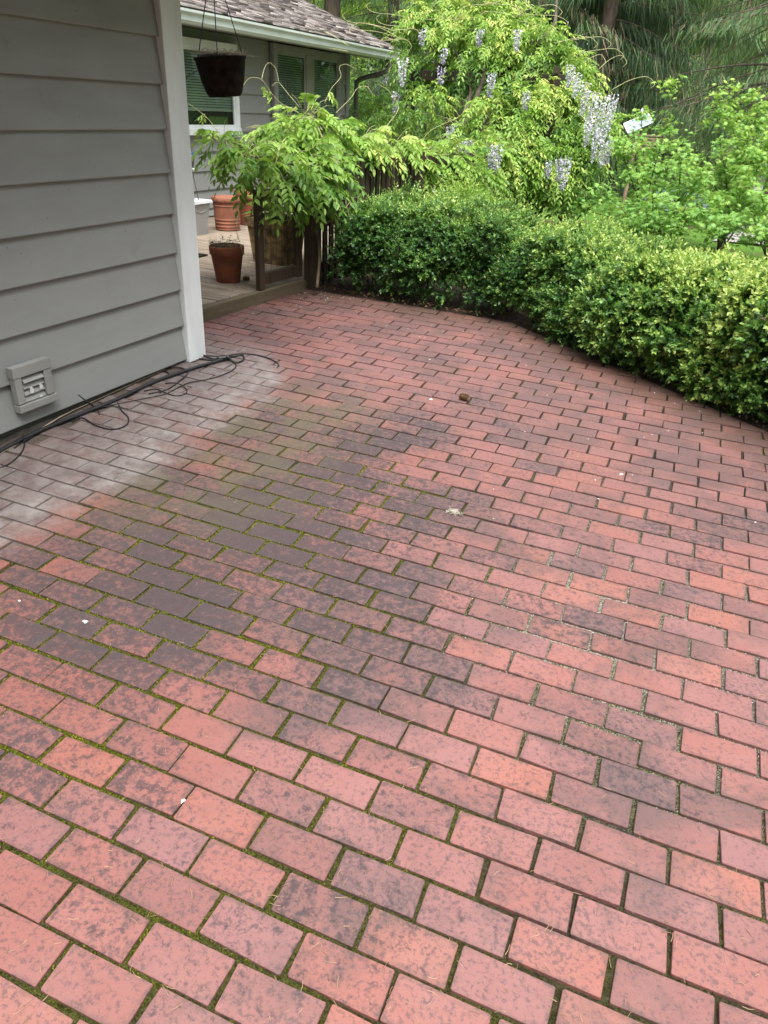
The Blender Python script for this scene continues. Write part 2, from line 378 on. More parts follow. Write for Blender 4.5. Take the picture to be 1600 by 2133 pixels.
M_TERRA = plain('terracotta', (.215, .064, .032), .75, .28, 9, .2)
M_TERRAL = plain('terracotta_pale', (.235, .088, .050), .75, .25, 11, .2)
M_STONE = plain('ochre_planter', (.22, .15, .07), .85, .55, 18, .5)
M_SOIL = plain('potting_soil', (.022, .016, .011), .95, .5, 40, .8)
M_TOTE = plain('tote_plastic', (.27, .27, .265), .45, .06, 3, .02)
M_TOTEL = plain('tote_lid', (.52, .53, .54), .4, .06, 3, .02)
M_BLACK = plain('black_rubber', (.014, .014, .016), .45, .3, 30, .1)
M_TAN = plain('tan_cord', (.42, .33, .22), .6, .2, 30, .1)
M_WIRE = plain('wire_metal', (.05, .045, .04), .5, .3, 30, .1, metal=.6)
M_BLUE = plain('blue_glaze', (.055, .12, .22), .25, .25, 12, .05)
M_WHITE = plain('white_plastic', (.60, .61, .63), .4, .08, 6, .05)
M_PALEBLUE = plain('pale_blue_sheet', (.26, .34, .45), .35, .15, 5, .05)
M_BASKET = plain('basket_plastic', (.015, .010, .0085), .9, .7, 26, .9, spec=.12)
M_SLAT = plain('brown_slat', (.26, .17, .12), .8, .25, 12, .2)
M_TARP = plain('blue_grey_tarp', (.16, .22, .27), .5, .3, 6, .3)
M_CONE = plain('cone_scale', (.18, .095, .045), .8, .4, 60, .2)
M_PETAL = plain('petal', (.72, .66, .58), .6, .2, 60, 0)
M_NEEDLE = plain('dry_needle', (.34, .22, .13), .7, .35, 40, 0)
M_STRAW = plain('dry_grass', (.55, .47, .34), .8, .3, 60, 0)
M_LICHEN = plain('white_lichen', (.40, .37, .30), .9, .2, 60, .3)
M_BIRD = plain('dropping_white', (.78, .78, .74), .7, .1, 60, .2)
M_BLIND = plain('blind_slat', (.34, .37, .335), .6, .06, 4, 0)
M_DARKROOM = plain('dark_room', (.015, .017, .015), .9, .2, 4, 0)
def glass_material():
    t = NT('window_glass'); tr = t.node('ShaderNodeBsdfTransparent'); t.put(tr.inputs[0], (.88, .94, .89)); gl = t.node('ShaderNodeBsdfGlossy'); gl.inputs['Roughness'].default_value = .015
    t.put(gl.inputs[0], (.85, .95, .88)); fr = t.node('ShaderNodeLayerWeight'); fr.inputs[0].default_value = .5
    mx = t.node('ShaderNodeMixShader'); t.l.new(t.math('ADD', t.math('MULTIPLY', t.math('POWER', fr.outputs['Facing'], 4.0), .7), .05, clamp=True), mx.inputs[0])
    t.l.new(tr.outputs[0], mx.inputs[1]); t.l.new(gl.outputs[0], mx.inputs[2]); t.l.new(mx.outputs[0], t.out.inputs[0]); t.n.remove(t.bsdf); return t.m
M_GLASS = glass_material()
def ground_material():
    t = NT('ground_cover'); P = t.pos(); x, y, z = t.xyz(P); n = t.noise(P, 1.3, 4); n2 = t.noise(P, 40, 3)
    grass = t.mix(t.step(n2, .3, .7), (.045, .11, .015), (.11, .21, .03)); soil = t.mix(t.step(n2, .3, .7), (.045, .03, .018), (.10, .07, .045))
    far = t.step(t.math('ADD', y, t.math('MULTIPLY', n, 4)), 6.0, 9.0)
    c = t.mix(t.math('MULTIPLY', t.step(n, .36, .5), t.step(far, 0, 1, .55, 1)), soil, grass)
    t.bump(n2, .6, .03); return t.fin(c, .95, .15)
M_GROUND = ground_material()
M_BED = plain('bed_soil', (.045, .028, .018), .95, .55, 22, .9)
M_GRAVEL = plain('pale_gravel', (.30, .285, .26), .9, .3, 30, .6)

LM_BOX = leafmat('boxwood_leaf', [(0, (.010, .036, .012)), (.3, (.030, .100, .028)), (.6, (.090, .225, .045)), (.82, (.24, .41, .080)), (1, (.46, .58, .15))], .36, .38, .5)
LM_WIS = leafmat('wisteria_leaf', [(0, (.026, .080, .016)), (.3, (.075, .20, .032)), (.6, (.21, .38, .055)), (.85, (.36, .54, .115)), (1, (.54, .60, .16))], .42, .45, .4)
LM_MAP = leafmat('maple_leaf', [(0, (.04, .13, .035)), (.4, (.14, .34, .075)), (.75, (.27, .50, .12)), (1, (.42, .58, .12))], .42, .5, .3)
LM_CON = leafmat('conifer_needles', [(0, (.016, .034, .018)), (.4, (.075, .145, .058)), (.75, (.20, .32, .115)), (.92, (.31, .38, .15)), (1, (.22, .16, .115))], .15, .6, .25)
LM_BRO = leafmat('broadleaf', [(0, (.04, .10, .02)), (.4, (.12, .25, .03)), (.8, (.32, .46, .06)), (1, (.5, .58, .10))], .45, .5, .3)
LM_FLOW = leafmat('wisteria_flower', [(0, (.20, .16, .30)), (.4, (.42, .38, .58)), (.8, (.70, .68, .82)), (1, (.85, .84, .88))], .3, .6, .2)
LM_GREY = leafmat('grey_green_leaf', [(0, (.03, .055, .035)), (.5, (.075, .12, .075)), (1, (.17, .22, .14))], .2, .6, .3)
LM_MOSS = leafmat('moss_tuft', [(0, (.010, .012, .003)), (.5, (.055, .062, .006)), (1, (.24, .25, .025))], .3, .9, .1, 6)

# ================================================================== GROUND
def edge_dist(x, y):
    """signed distance (about) outside the patio's planted edges"""
    return np.maximum(y - (1.82 + .048 * x), (x - 1.40) * .549 + (y - 1.89) * .836)
g = np.linspace(-1, 1, 181); gx = 1.5 + np.sign(g) * (np.abs(g) * 6 + np.abs(g) ** 5 * 240); gy = 2.0 + np.sign(g) * (np.abs(g) * 6 + np.abs(g) ** 5 * 240)
GX, GY = np.meshgrid(gx, gy); ed = edge_dist(GX, GY)
def ground_z(x, y):
    e = edge_dist(x, y); base = -.10 + .05 * (fbm(np.stack([x, y], -1), .35, 3) - .5)
    far = sstep(15, 60, y) * 2.0
    return np.where(e < .12, -.36, -.36 + (base + .36) * sstep(.12, .55, e)) + far
GZ = ground_z(GX, GY); n = len(g)
gv = np.stack([GX, GY, GZ], -1).reshape(-1, 3)
gf = [(j * n + i, j * n + i + 1, (j + 1) * n + i + 1, (j + 1) * n + i) for j in range(n - 1) for i in range(n - 1)]
tag(link('ground', mesh_from('ground', gv, gf, True), M_GROUND), kind='structure')

# planting bed: a mound of dark soil along the two planted edges
bs = np.linspace(0, 1, 90); bt = np.linspace(0, 1, 14)
edge_pts = spline([(-.35, 1.835), (.4, 1.845), (1.0, 1.872), (1.33, 1.888), (1.5, 1.83), (2.3, 1.305), (3.2, .712), (4.6, -.21)], 12)
seglen = np.concatenate([[0], np.cumsum(np.linalg.norm(np.diff(edge_pts, axis=0), axis=1))])
def edge_at(s):
    s = np.asarray(s) * seglen[-1]; x = np.interp(s, seglen, edge_pts[:, 0]); y = np.interp(s, seglen, edge_pts[:, 1])
    dx = np.interp(s + .03, seglen, edge_pts[:, 0]) - np.interp(s - .03, seglen, edge_pts[:, 0]); dy = np.interp(s + .03, seglen, edge_pts[:, 1]) - np.interp(s - .03, seglen, edge_pts[:, 1])
    l = np.hypot(dx, dy) + 1e-9; return x, y, -dy / l, dx / l
BV = []
for s in bs:
    x, y, nx, ny = edge_at(s)
    for tt in bt:
        w = tt * 1.15 + .006; px, py = x + nx * w, y + ny * w
        h = patz(x, y) - .020 + .035 * math.sin(min(tt * 3, 1) * math.pi / 2) + .05 * (fbm(np.array([[px, py]]), 9, 5)[0] - .5) * min(1, tt * 5) - .10 * max(0, tt - .75) * 4
        BV.append((px, py, h))
nb = len(bt)
tag(link('planting_bed', mesh_from('planting_bed', BV, [(i * nb + j, (i + 1) * nb + j, (i + 1) * nb + j + 1, i * nb + j + 1) for i in range(len(bs) - 1) for j in range(nb - 1)], True), M_BED), kind='structure')
# pale gravel drive beyond the garden on the right
gp = []
for k, yy in enumerate(np.linspace(8.5, 30, 24)):
    cx = 3.5 + .05 * (yy - 8) + .25 * math.sin(yy * .5); wd = .8 + .03 * (yy - 8)
    for q in np.linspace(-1, 1, 7): gp.append((cx + q * wd, yy, float(ground_z(np.array([cx + q * wd]), np.array([yy]))[0]) + .03 - .02 * q * q))
tag(link('gravel_path', mesh_from('gravel_path', gp, [(i * 7 + j, i * 7 + j + 1, (i + 1) * 7 + j + 1, (i + 1) * 7 + j) for i in range(23) for j in range(6)], True), M_GRAVEL), kind='structure')

# ================================================================== PATIO
U, V_ = .2032, .1016 * 1.0302; OX, OY = 1.65339413, -3.11521431
BL, BW, BH = .1940, .0950, .055
PM = Matrix.Identity(4)
for i in range(3):
    for j in range(3): PM[i][j] = PAT[i, j]
def masks(x, y):
    p = np.stack([x, y], -1); n1 = fbm(p, 2.2, 21); n2 = fbm(p, 7, 31)
    c1 = np.exp(-(((x - 1.35) / .75) ** 2 + ((y + 1.75) / 1.15) ** 2)); c2 = 1.15 * np.exp(-(((x - 1.45) / .32) ** 2 + ((y + .90) / .26) ** 2))
    c3 = .45 * np.exp(-(((x - 2.2) / .6) ** 2 + ((y + 2.5) / .7) ** 2))
    moss = np.clip(1.25 * np.maximum(np.maximum(c1, c2), c3) + .9 * (n1 - .5) + .6 * (n2 - .5) + .06, 0, 1) * sstep(.55, .78, x)
    sand = .55 * np.clip(sstep(2.1, 2.75, x + .25 * (y + 1.3) * (y > -1.3)) * (1.1 * (n1 - .5) + .75) * sstep(-2.5, -1.6, y) * (1 - sstep(-.9, .2, y)), 0, 1)
    sand = np.clip(sand + 1.1 * np.exp(-((x - 2.5) / .33) ** 2 - ((y + 1.3) / .36) ** 2) * (.35 + 1.3 * (n2 - .25)), 0, 1)
    dust = sstep(.80, .52, x + .3 * (n1 - .5) + .62 * sstep(-.25, .75, y)) * sstep(.7, .1, y)
    return moss, sand, dust
# joint bed (this is the patio object itself); local frame = tilted plane
jx = np.arange(-.50, 5.2, .02); jy = np.arange(-4.6, 2.0, .02); JX, JY = np.meshgrid(jx, jy)
W = np.stack([JX, JY, np.zeros_like(JX)], -1) @ PAT.T
mo, sa, du = masks(W[..., 0], W[..., 1])
JZ = -.0110 + .0085 * mo + .0055 * du + .0035 * (fbm(np.stack([JX, JY], -1), 30, 41) - .5)
JZ = np.minimum(JZ + .003 * sa, -.0062)
keep = edge_dist(W[..., 0], W[..., 1]) < .0
idx = -np.ones(JX.shape, int); idx[keep] = np.arange(keep.sum())
jv = np.stack([JX, JY, JZ], -1)[keep]
a = idx[:-1, :-1]; b = idx[:-1, 1:]; c = idx[1:, 1:]; d = idx[1:, :-1]; ok = (a >= 0) & (b >= 0) & (c >= 0) & (d >= 0)
quads = np.stack([a[ok], b[ok], c[ok], d[ok]], -1)
pme = mesh_from('patio', jv, [tuple(map(int, q)) for q in quads], True)
for nm, arr in (('moss', mo), ('sand', sa), ('dust', du)):
    at = pme.attributes.new(nm, 'FLOAT', 'POINT'); at.data.foreach_set('value', arr[keep].astype(np.float32))
patio = link('patio', pme, M_JOINT); patio.matrix_world = PM; tag(patio, kind='structure')

def outline(l, w, r, jit, rr):
    """8-point brick outline, slightly out of true"""
    pts = []
    for sx, sy in ((1, 1), (-1, 1), (-1, -1), (1, -1)):
        ex = rr.uniform(-jit, jit); ey = rr.uniform(-jit, jit); q = r * rr.uniform(.6, 1.5)
        A = (sx * (l / 2 + ex), sy * (w / 2 + ey - q)); B = (sx * (l / 2 + ex - q), sy * (w / 2 + ey))
        pts += [A, B] if sx * sy > 0 else [B, A]
    return pts
def brick_geo(pts, top=0.0, ch=.0014, drop=.0016, h=BH):
    n = len(pts); P2 = np.array(pts); cen = P2.mean(0)
    ins = cen + (P2 - cen) * (1 - ch / np.maximum(np.linalg.norm(P2 - cen, axis=1), .01))[:, None]
    V = [(x, y, top) for x, y in ins] + [(x, y, top - drop) for x, y in P2] + [(x, y, top - h) for x, y in P2]
    F = [tuple(range(n))]
    for k in range(n): F += [(n + k, n + (k + 1) % n, (k + 1) % n, k), (2 * n + k, 2 * n + (k + 1) % n, n + (k + 1) % n, n + k)]
    return V, F
def clip(poly, a, b, c):
    """keep a*x+b*y<=c"""
    out = []
    for i in range(len(poly)):
        p, q = poly[i], poly[(i + 1) % len(poly)]; dp = a * p[0] + b * p[1] - c; dq = a * q[0] + b * q[1] - c
        if dp <= 0: out.append(p)
        if dp * dq < 0: t = dp / (dp - dq); out.append((p[0] + (q[0] - p[0]) * t, p[1] + (q[1] - p[1]) * t))
    return out
rr = random.Random(3); variants = []
for k in range(14): variants.append(brick_geo(outline(BL, BW, .0026, .0026, rr)))
vmesh = [mesh_from('brick', *v) for v in variants]
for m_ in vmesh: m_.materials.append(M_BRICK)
cells = []
Pi = PAT[:2, :2]
for v in range(-16, 62):
    yl = (v + .5) * V_ + OY; rowoff = rr.uniform(-.009, .009) + (.018 if v in (14, 15, 16) else 0)
    for u in range(-16, 22):
        xl = (u + .5 + (0 if v % 2 else .5)) * U + OX + rowoff
        w = PAT @ np.array([xl, yl, 0])
        if w[0] > 5.2 or w[1] < -4.6: continue
        if w[1] < .02 and w[0] < .005: continue
        if w[1] >= .02 and w[0] < -.46: continue
        if edge_dist(w[0], w[1]) > .11: continue
        cells.append((v, u, xl, yl, w))
field = MB(); frnd = []; cand = []
for v, u, xl, yl, w in cells:
    dx, dy, rot = rr.gauss(0, .0020), rr.gauss(0, .0016), rr.gauss(0, .008); tx, ty = rr.gauss(0, .006), rr.gauss(0, .007); dz = max(-.0022, min(.0025, rr.gauss(0, .0011)))
    corners = np.array([[xl + sx * U / 2, yl + sy * V_ / 2, 0] for sx in (-1, 1) for sy in (-1, 1)]) @ PAT.T
    cut = max(edge_dist(c[0], c[1]) for c in corners) > -.001
    px, py, dep = project(corners); area = 0
    inside = (px.max() > 0) and (px.min() < 1600) and (py.max() > 0) and (py.min() < 2133) and dep.min() > .1
    if inside: area = .5 * abs((px[0] - px[3]) * (py[1] - py[2]) - (px[1] - px[2]) * (py[0] - py[3]))
    cand.append((area, cut, xl + dx, yl + dy, rot, tx, ty, dz))
order = sorted([i for i in range(len(cand)) if not cand[i][1]], key=lambda i: -cand[i][0])
single = set(order[:300])
for i, (area, cut, xl, yl, rot, tx, ty, dz) in enumerate(cand):
    if i in single:
        o = bpy.data.objects.new('brick', vmesh[rr.randrange(14)]); COL.objects.link(o); o.parent = patio
        o.location = (xl, yl, dz); o.rotation_euler = (tx, ty, rot + (math.pi if rr.random() < .5 else 0))
    else:
        pts = outline(BL, BW, .0026, .0026, rr); cr, sr = math.cos(rot), math.sin(rot)
        pts = [(xl + x * cr - y * sr, yl + x * sr + y * cr) for x, y in pts]
        if cut:
            Pl = PAT[:2, :2]
            # edge 1: y - .048x <= 1.82 ; edge 2: .549x+.836y <= .549*1.40+.836*1.89 (world) -> local
            for nx, ny, cc in ((-.048, 1.0, 1.82), (.549, .836, .549 * 1.40 + .836 * 1.89)):
                la = nx * Pl[0, 0] + ny * Pl[1, 0]; lb = nx * Pl[0, 1] + ny * Pl[1, 1]
                pts = clip(pts, la, lb, cc) if len(pts) > 2 else pts
            if len(pts) < 3: continue
            ar = .5 * abs(sum(pts[k][0] * pts[(k + 1) % len(pts)][1] - pts[(k + 1) % len(pts)][0] * pts[k][1] for k in range(len(pts))))
            if ar < .0012: continue
        Vb, Fb = brick_geo(pts, dz + rr.gauss(0, .0004)); r0 = rr.random()
        tiltx, tilty = tx * .7, ty * .7
        Vb = [(x, y, z + (x - xl) * tilty + (y - yl) * tiltx) for x, y, z in Vb]
        field.add(Vb, Fb); frnd += [r0] * len(Vb)
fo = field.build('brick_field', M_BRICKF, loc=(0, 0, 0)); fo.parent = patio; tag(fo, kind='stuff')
at = fo.data.attributes.new('rnd', 'FLOAT', 'POINT'); at.data.foreach_set('value', np.array(frnd, np.float32))

# moss cushions in the joints (uncountable)
mp = []
for area, cut, xl, yl, rot, tx, ty, dz in cand:
    w = PAT @ np.array([xl, yl, 0])
    m_, s_, d_ = masks(np.array([w[0]]), np.array([w[1]]))
    if m_[0] < .12 or area < 150 or cut: continue
    k = int(m_[0] * 105)
    sx = RNG.uniform(-U / 2, U / 2, k); mp.append(np.stack([xl + sx, yl - V_ / 2 + RNG.normal(0, .0029, k), np.zeros(k)], -1))
    k = int(m_[0] * 52)
    sy = RNG.uniform(-V_ / 2, V_ / 2, k); mp.append(np.stack([xl - U / 2 + RNG.normal(0, .0029, k), yl + sy, np.zeros(k)], -1))
mp = np.concatenate(mp); mw = mp @ PAT.T; mm, _, _ = masks(mw[:, 0], mw[:, 1]); sel = (mm + .5 * (fbm(mp[:, :2], 45, 77) - .5)) > .22; mp = mp[sel]; mm = mm[sel]
mp[:, 2] = np.minimum(-.0100 + .0070 * mm, -.0058); N = len(mp)
lean = RNG.normal(0, .55, (N, 3)); lean[:, 2] = 1.0
mo_ = leaves('moss', mp, lean, RNG.normal(0, 1, (N, 3)), RNG.uniform(.004, .0095, N), RNG.uniform(.003, .0055, N), np.clip(.10 + .70 * mm + .30 * np.exp(-((mp[:, 0] - 1.45) / .35) ** 2 - ((mp[:, 1] + .95) / .35) ** 2) + .5 * (fbm(mp[:, :2], 14, 5) - .3) + RNG.normal(0, .16, N), 0, 1), LM_MOSS, None, 'diamond')
mo_.parent = patio; tag(mo_, kind='stuff')
# pale grit in the joints on the right
gpz = []
for area, cut, xl, yl, rot, tx, ty, dz in cand:
    w = PAT @ np.array([xl, yl, 0]); _, s_, _ = masks(np.array([w[0]]), np.array([w[1]]))
    if s_[0] < .25 or area < 150 or cut: continue
    k = int(120 * s_[0] ** 1.3); gpz.append(np.stack([xl + RNG.uniform(-U / 2, U / 2, k), yl - V_ / 2 + RNG.normal(0, .0034, k), np.full(k, -.0066)], -1))
    k = int(9 * s_[0]); gpz.append(np.stack([xl - U / 2 + RNG.normal(0, .0034, k), yl + RNG.uniform(-V_ / 2, V_ / 2, k), np.full(k, -.0066)], -1))
gpz = np.concatenate(gpz); keepg = fbm(gpz[:, :2], 5, 91) > .38; gpz = gpz[keepg]; gm = MB()
for p in gpz:
    r = random.uniform(.0008, .0021); a0 = random.random() * 6
    Vg = [(p[0] + r * math.cos(a0 + k * 2.094), p[1] + r * math.sin(a0 + k * 2.094), p[2]) for k in range(3)] + [(p[0], p[1], p[2] + r * 1.5)]
    gm.add(Vg, [(0, 1, 3), (1, 2, 3), (2, 0, 3)])
go = gm.build('joint_grit', plain('grit', (.62, .58, .52), .8, .35, 200, 0), loc=(0, 0, 0)); go.parent = patio; tag(go, kind='stuff')

# ================================================================== HOUSE
house = empty('house', (0, 0, 0), 'grey clapboard house with pale corner board, shingled roof and pale gutter', 'house')
EXP = .2022; Z0 = .013
def clap(name, x, y0, y1, z, zt, n=1, mat=M_SIDE):
    """one lapped board on a wall facing +x: bottom edge proud by 14 mm"""
    ys = np.linspace(y0, y1, max(2, int((y1 - y0) / .35))); m = MB(); V = []
    for y in ys:
        w = .0012 * math.sin(y * 3.1 + z * 7)
        V += [(x - .030, y, z), (x + w, y, z), (x + .0015 + w, y, z + .004), (x - .0215, y, zt), (x - .030, y, zt)]
    k = len(ys); F = [(i * 5 + j, (i + 1) * 5 + j, (i + 1) * 5 + (j + 1) % 5, i * 5 + (j + 1) % 5) for i in range(k - 1) for j in range(5)]
    F += [(4, 3, 2, 1, 0), tuple((k - 1) * 5 + j for j in range(5))]
    return m.add(V, F).build(name, mat, house)
# near wall (faces +x)
for k in range(11):
    clap('clapboard', -.018, -6.0, -.080, Z0 + EXP * k, Z0 + EXP * (k + 1) + .018)
MB().box((-6.0, -6.0, -.02), (-.0485, .05, 2.24)).build('wall_core', M_SOFF, house)
MB().box((-5.9, -5.95, -.40), (-.046, -.002, -.022)).build('foundation', M_CONC, house)
MB().box((-.0475, -.0785, -.004), (.004, .0585, 2.046), .003).build('corner_board', M_TRIM, house)
MB().box((-.140, .0595, -.004), (-.0005, .083, 2.046), .003).build('corner_board', M_TRIM, house)
# end wall facing the deck (faces +y)
for k in range(11):
    m = MB(); z = Z0 + EXP * k
    m.add([(-3.0, .0505, z), (-.1405, .0505, z), (-.1405, .076, z), (-3.0, .076, z), (-3.0, .0505, z + EXP + .016), (-.1405, .0505, z + EXP + .016), (-.1405, .062, z + EXP + .016), (-3.0, .062, z + EXP + .016)],
          [(0, 3, 2, 1), (4, 5, 6, 7), (0, 1, 5, 4), (1, 2, 6, 5), (2, 3, 7, 6), (3, 0, 4, 7)]); m.build('clapboard', M_SIDE, house)
# near roof overhang (above the picture): soffit, fascia, gutter and roof slab
SL = .381
def roof_slab(name, x_eave, z_eave, y0, y1, run, th, mat, parent, smooth=False):
    m = MB(); a = (x_eave, z_eave); b = (x_eave - run, z_eave + run * SL)
    return m.add([(a[0], y0, a[1]), (a[0], y1, a[1]), (b[0], y1, b[1]), (b[0], y0, b[1]), (a[0], y0, a[1] + th), (a[0], y1, a[1] + th), (b[0], y1, b[1] + th), (b[0], y0, b[1] + th)],
                 [(0, 3, 2, 1), (4, 5, 6, 7), (0, 1, 5, 4), (1, 2, 6, 5), (2, 3, 7, 6), (3, 0, 4, 7)]).build(name, mat, parent)
nroof = roof_slab('roof', .60, 2.115, -6.3, .72, 3.4, .05, M_SHINGF, house)
MB().box((-.049, -6.28, 2.048), (.575, .70, 2.08)).build('soffit', M_SOFF, house)
MB().box((.578, -6.3, 2.035), (.602, .72, 2.18), .003).build('fascia', M_TRIM, house)
MB().box((.604, -6.3, 2.08), (.70, .72, 2.19), .012).build('gutter', M_GUT, house)
# crawl-space vent: four frame boards, louvres, torn screen
vent = MB().box((-.017, -1.266, .112), (-.0065, -1.136, .252)).build('vent', M_DARKROOM, house)
VY0, VY1, VZ0, VZ1 = -1.304, -1.096, .086, .296
for lo, hi in (((-.016, VY0 - .004, VZ1 - .050), (.020, VY1 + .004, VZ1)), ((-.016, VY0 - .002, VZ0), (.022, VY1 + .010, VZ0 + .034)),
               ((-.016, VY0, VZ0 + .0385), (.0175, VY0 + .038, VZ1 - .0505)), ((-.016, VY1 - .045, VZ0 + .0385), (.0175, VY1, VZ1 - .0505))):
    MB().box(lo, hi, .002).build('frame_board', M_TRIMD, vent)
for k in range(4):
    z = .232 - k * .030; tl = .012 if k else .020
    MB().add([(-.004, -1.258, z + .012), (-.004, -1.144, z + .012), (tl, -1.144, z - .016), (tl, -1.258, z - .016), (-.007, -1.258, z + .010), (-.007, -1.144, z + .010), (tl - .003, -1.144, z - .018), (tl - .003, -1.258, z - .018)],
             [(0, 1, 2, 3), (7, 6, 5, 4), (0, 4, 5, 1), (1, 5, 6, 2), (2, 6, 7, 3), (3, 7, 4, 0)]).build('louvre', M_TRIMD, vent)
for y0, z0, w, h in ((-1.233, .160, .026, .028), (-1.178, .164, .022, .026), (-1.185, .128, .018, .007)):
    MB().add([(.0145, y0, z0), (.0145, y0 + w * .7, z0 - .003), (.014, y0 + w, z0 + h * .5), (.0135, y0 + w * .6, z0 + h), (.0135, y0 + w * .2, z0 + h * .9), (.0155, y0, z0), (.0155, y0 + w * .7, z0 - .003), (.015, y0 + w, z0 + h * .5), (.0145, y0 + w * .6, z0 + h), (.0145, y0 + w * .2, z0 + h * .9)],
             [(4, 3, 2, 1, 0), (5, 6, 7, 8, 9)] + [(k, (k + 1) % 5, 5 + (k + 1) % 5, 5 + k) for k in range(5)]).build('torn_screen', M_WHITE, vent)

# far wing: wall at x=-3
FX = -3.0
for k in range(10):
    zb = .146 + EXP * (k - .9) + .0
    z = max(.14, .0265 + EXP * k); zt = .0265 + EXP * (k + 1) + .016
    if zt < .16: continue
    clap('clapboard', FX, .08, 7.70, z, min(zt, 2.02))
MB().box((-7.0, .0, -.30), (FX - .0305, 7.715, 2.05)).build('wall_core', M_SOFF, house)
MB().box((FX - .03, 7.7005, .12), (FX + .018, 7.80, 2.03), .003).build('corner_board', M_TRIMD, house)
MB().box((FX - .17, 7.8005, .12), (FX - .0305, 7.825, 2.03), .003).build('corner_board', M_TRIMD, house)
# gable wall seen edge-on
for k in range(16):
    z = .0265 + EXP * k; wmax = min(4.0, 4.0)
    xr = FX - .171 if z < 1.95 else FX - .1 - (z - 1.95) / SL
    MB().box((-7.0, 7.716, z), (xr, 7.735, z + EXP - .004)).build('clapboard', M_SIDE, house)
# soffit, fascia, gutter, downpipe
MB().box((-3.02, .10, 2.026), (-2.542, 8.38, 2.046)).build('soffit', M_SOFF, house)
MB().box((-2.54, .10, 1.985), (-2.515, 8.395, 2.13), .003).build('fascia', M_TRIMD, house)
gm = MB(); prof = [(-2.514, 1.992), (-2.468, 1.992), (-2.446, 2.018), (-2.444, 2.060), (-2.420, 2.086), (-2.420, 2.108), (-2.430, 2.108), (-2.432, 2.095), (-2.455, 2.070), (-2.458, 2.024), (-2.472, 2.002), (-2.505, 2.002), (-2.506, 2.108), (-2.514, 2.108)]
V = [(x, y, z) for y in (.10, 8.405) for x, z in prof]; k = len(prof)
gm.add(V, [(j, (j + 1) % k, k + (j + 1) % k, k + j) for j in range(k)] + [tuple(range(k - 1, -1, -1)), tuple(range(k, 2 * k))])
gut = gm.build('gutter', M_GUT, house)
MB().box((-2.512, 8.4055, 1.993), (-2.424, 8.411, 2.107)).build('end_cap', M_GUT, gut)
MB().tube(spline([(-2.50, 8.12, 1.995), (-2.50, 8.12, 1.90), (-2.56, 8.10, 1.83), (-2.80, 8.0, 1.76), (-2.93, 7.95, 1.70), (-2.95, 7.95, 1.55), (-2.95, 7.95, .2)], 5), .034, 8).build('downpipe', M_SOFF, house, True)
# bargeboard and rafter end at the gable
m = MB(); m.beam((-2.53, 8.385, 2.075), (-6.4, 8.385, 2.075 + 3.87 * SL), .025, .13).build('bargeboard', M_TRIMD, house)
# roof of the far wing with separate shingle tabs
REX, REZ = -2.445, 2.128
froof = roof_slab('roof', REX - .005, REZ - .032, .10, 8.43, 4.2, .024, M_SOFF, house)
shl = []; rr = random.Random(5); CE = .112
for row in range(34):
    y = .05 - rr.uniform(0, .3)
    while y < 8.42:
        w = rr.choice((.09, .12, .16, .20)); s = row * CE
        y1 = min(y + w, 8.445)
        if y1 - y > .05: shl.append((s, y, y1, rr.random() < .5, rr.random()))
        y = y1 + .004
ang = math.atan(SL); cs, sn = math.cos(ang), math.sin(ang)
def sh_pt(s, h): return (REX + .012 - s * cs + h * sn * 0 - h * sn * -1 * 0, REZ - .008 + s * sn + h * cs)
sgeo = []; vis = []
for i, (s, y0, y1, thick, r) in enumerate(shl):
    th = .019 if thick else .006; lift = (0.0015 if not thick else .004) + rr.uniform(0, .0025)
    s1 = s + CE + .03; b0 = sh_pt(s, lift); b1 = sh_pt(s, lift + th); t0 = sh_pt(s1, -.004); t1 = sh_pt(s1, -.001)
    j = rr.uniform(-.006, .006)
    Vq = [(b0[0], y0, b0[1]), (b0[0], y1, b0[1]), (t0[0], y1, t0[1]), (t0[0], y0, t0[1]), (b1[0] + j, y0, b1[1]), (b1[0] + j, y1, b1[1]), (t1[0], y1, t1[1]), (t1[0], y0, t1[1])]
    Fq = [(0, 3, 2, 1), (4, 5, 6, 7), (0, 1, 5, 4), (1, 2, 6, 5), (2, 3, 7, 6), (3, 0, 4, 7)]
    px, py, dp = project(np.array([Vq[4], Vq[5], Vq[6], Vq[7]]))
    seen = dp.min() > .1 and px.max() > 372 and px.min() < 830 and py.max() > 0
    area = abs((px[0] - px[2]) * (py[1] - py[3]) - (px[1] - px[3]) * (py[0] - py[2])) if seen else 0
    sgeo.append((Vq, Fq, r, area))
top = set(sorted(range(len(sgeo)), key=lambda i: -sgeo[i][3])[:300])
fld = MB(); fr = []
for i, (Vq, Fq, r, area) in enumerate(sgeo):
    if i in top and area > 0: MB().add(Vq, Fq).build('shingle', M_SHING, froof)
    else: fld.add(Vq, Fq); fr += [r] * 8
so = fld.build('shingle_field', M_SHINGF, froof); tag(so, kind='stuff'); at = so.data.attributes.new('rnd', 'FLOAT', 'POINT'); at.data.foreach_set('value', np.array(fr, np.float32))

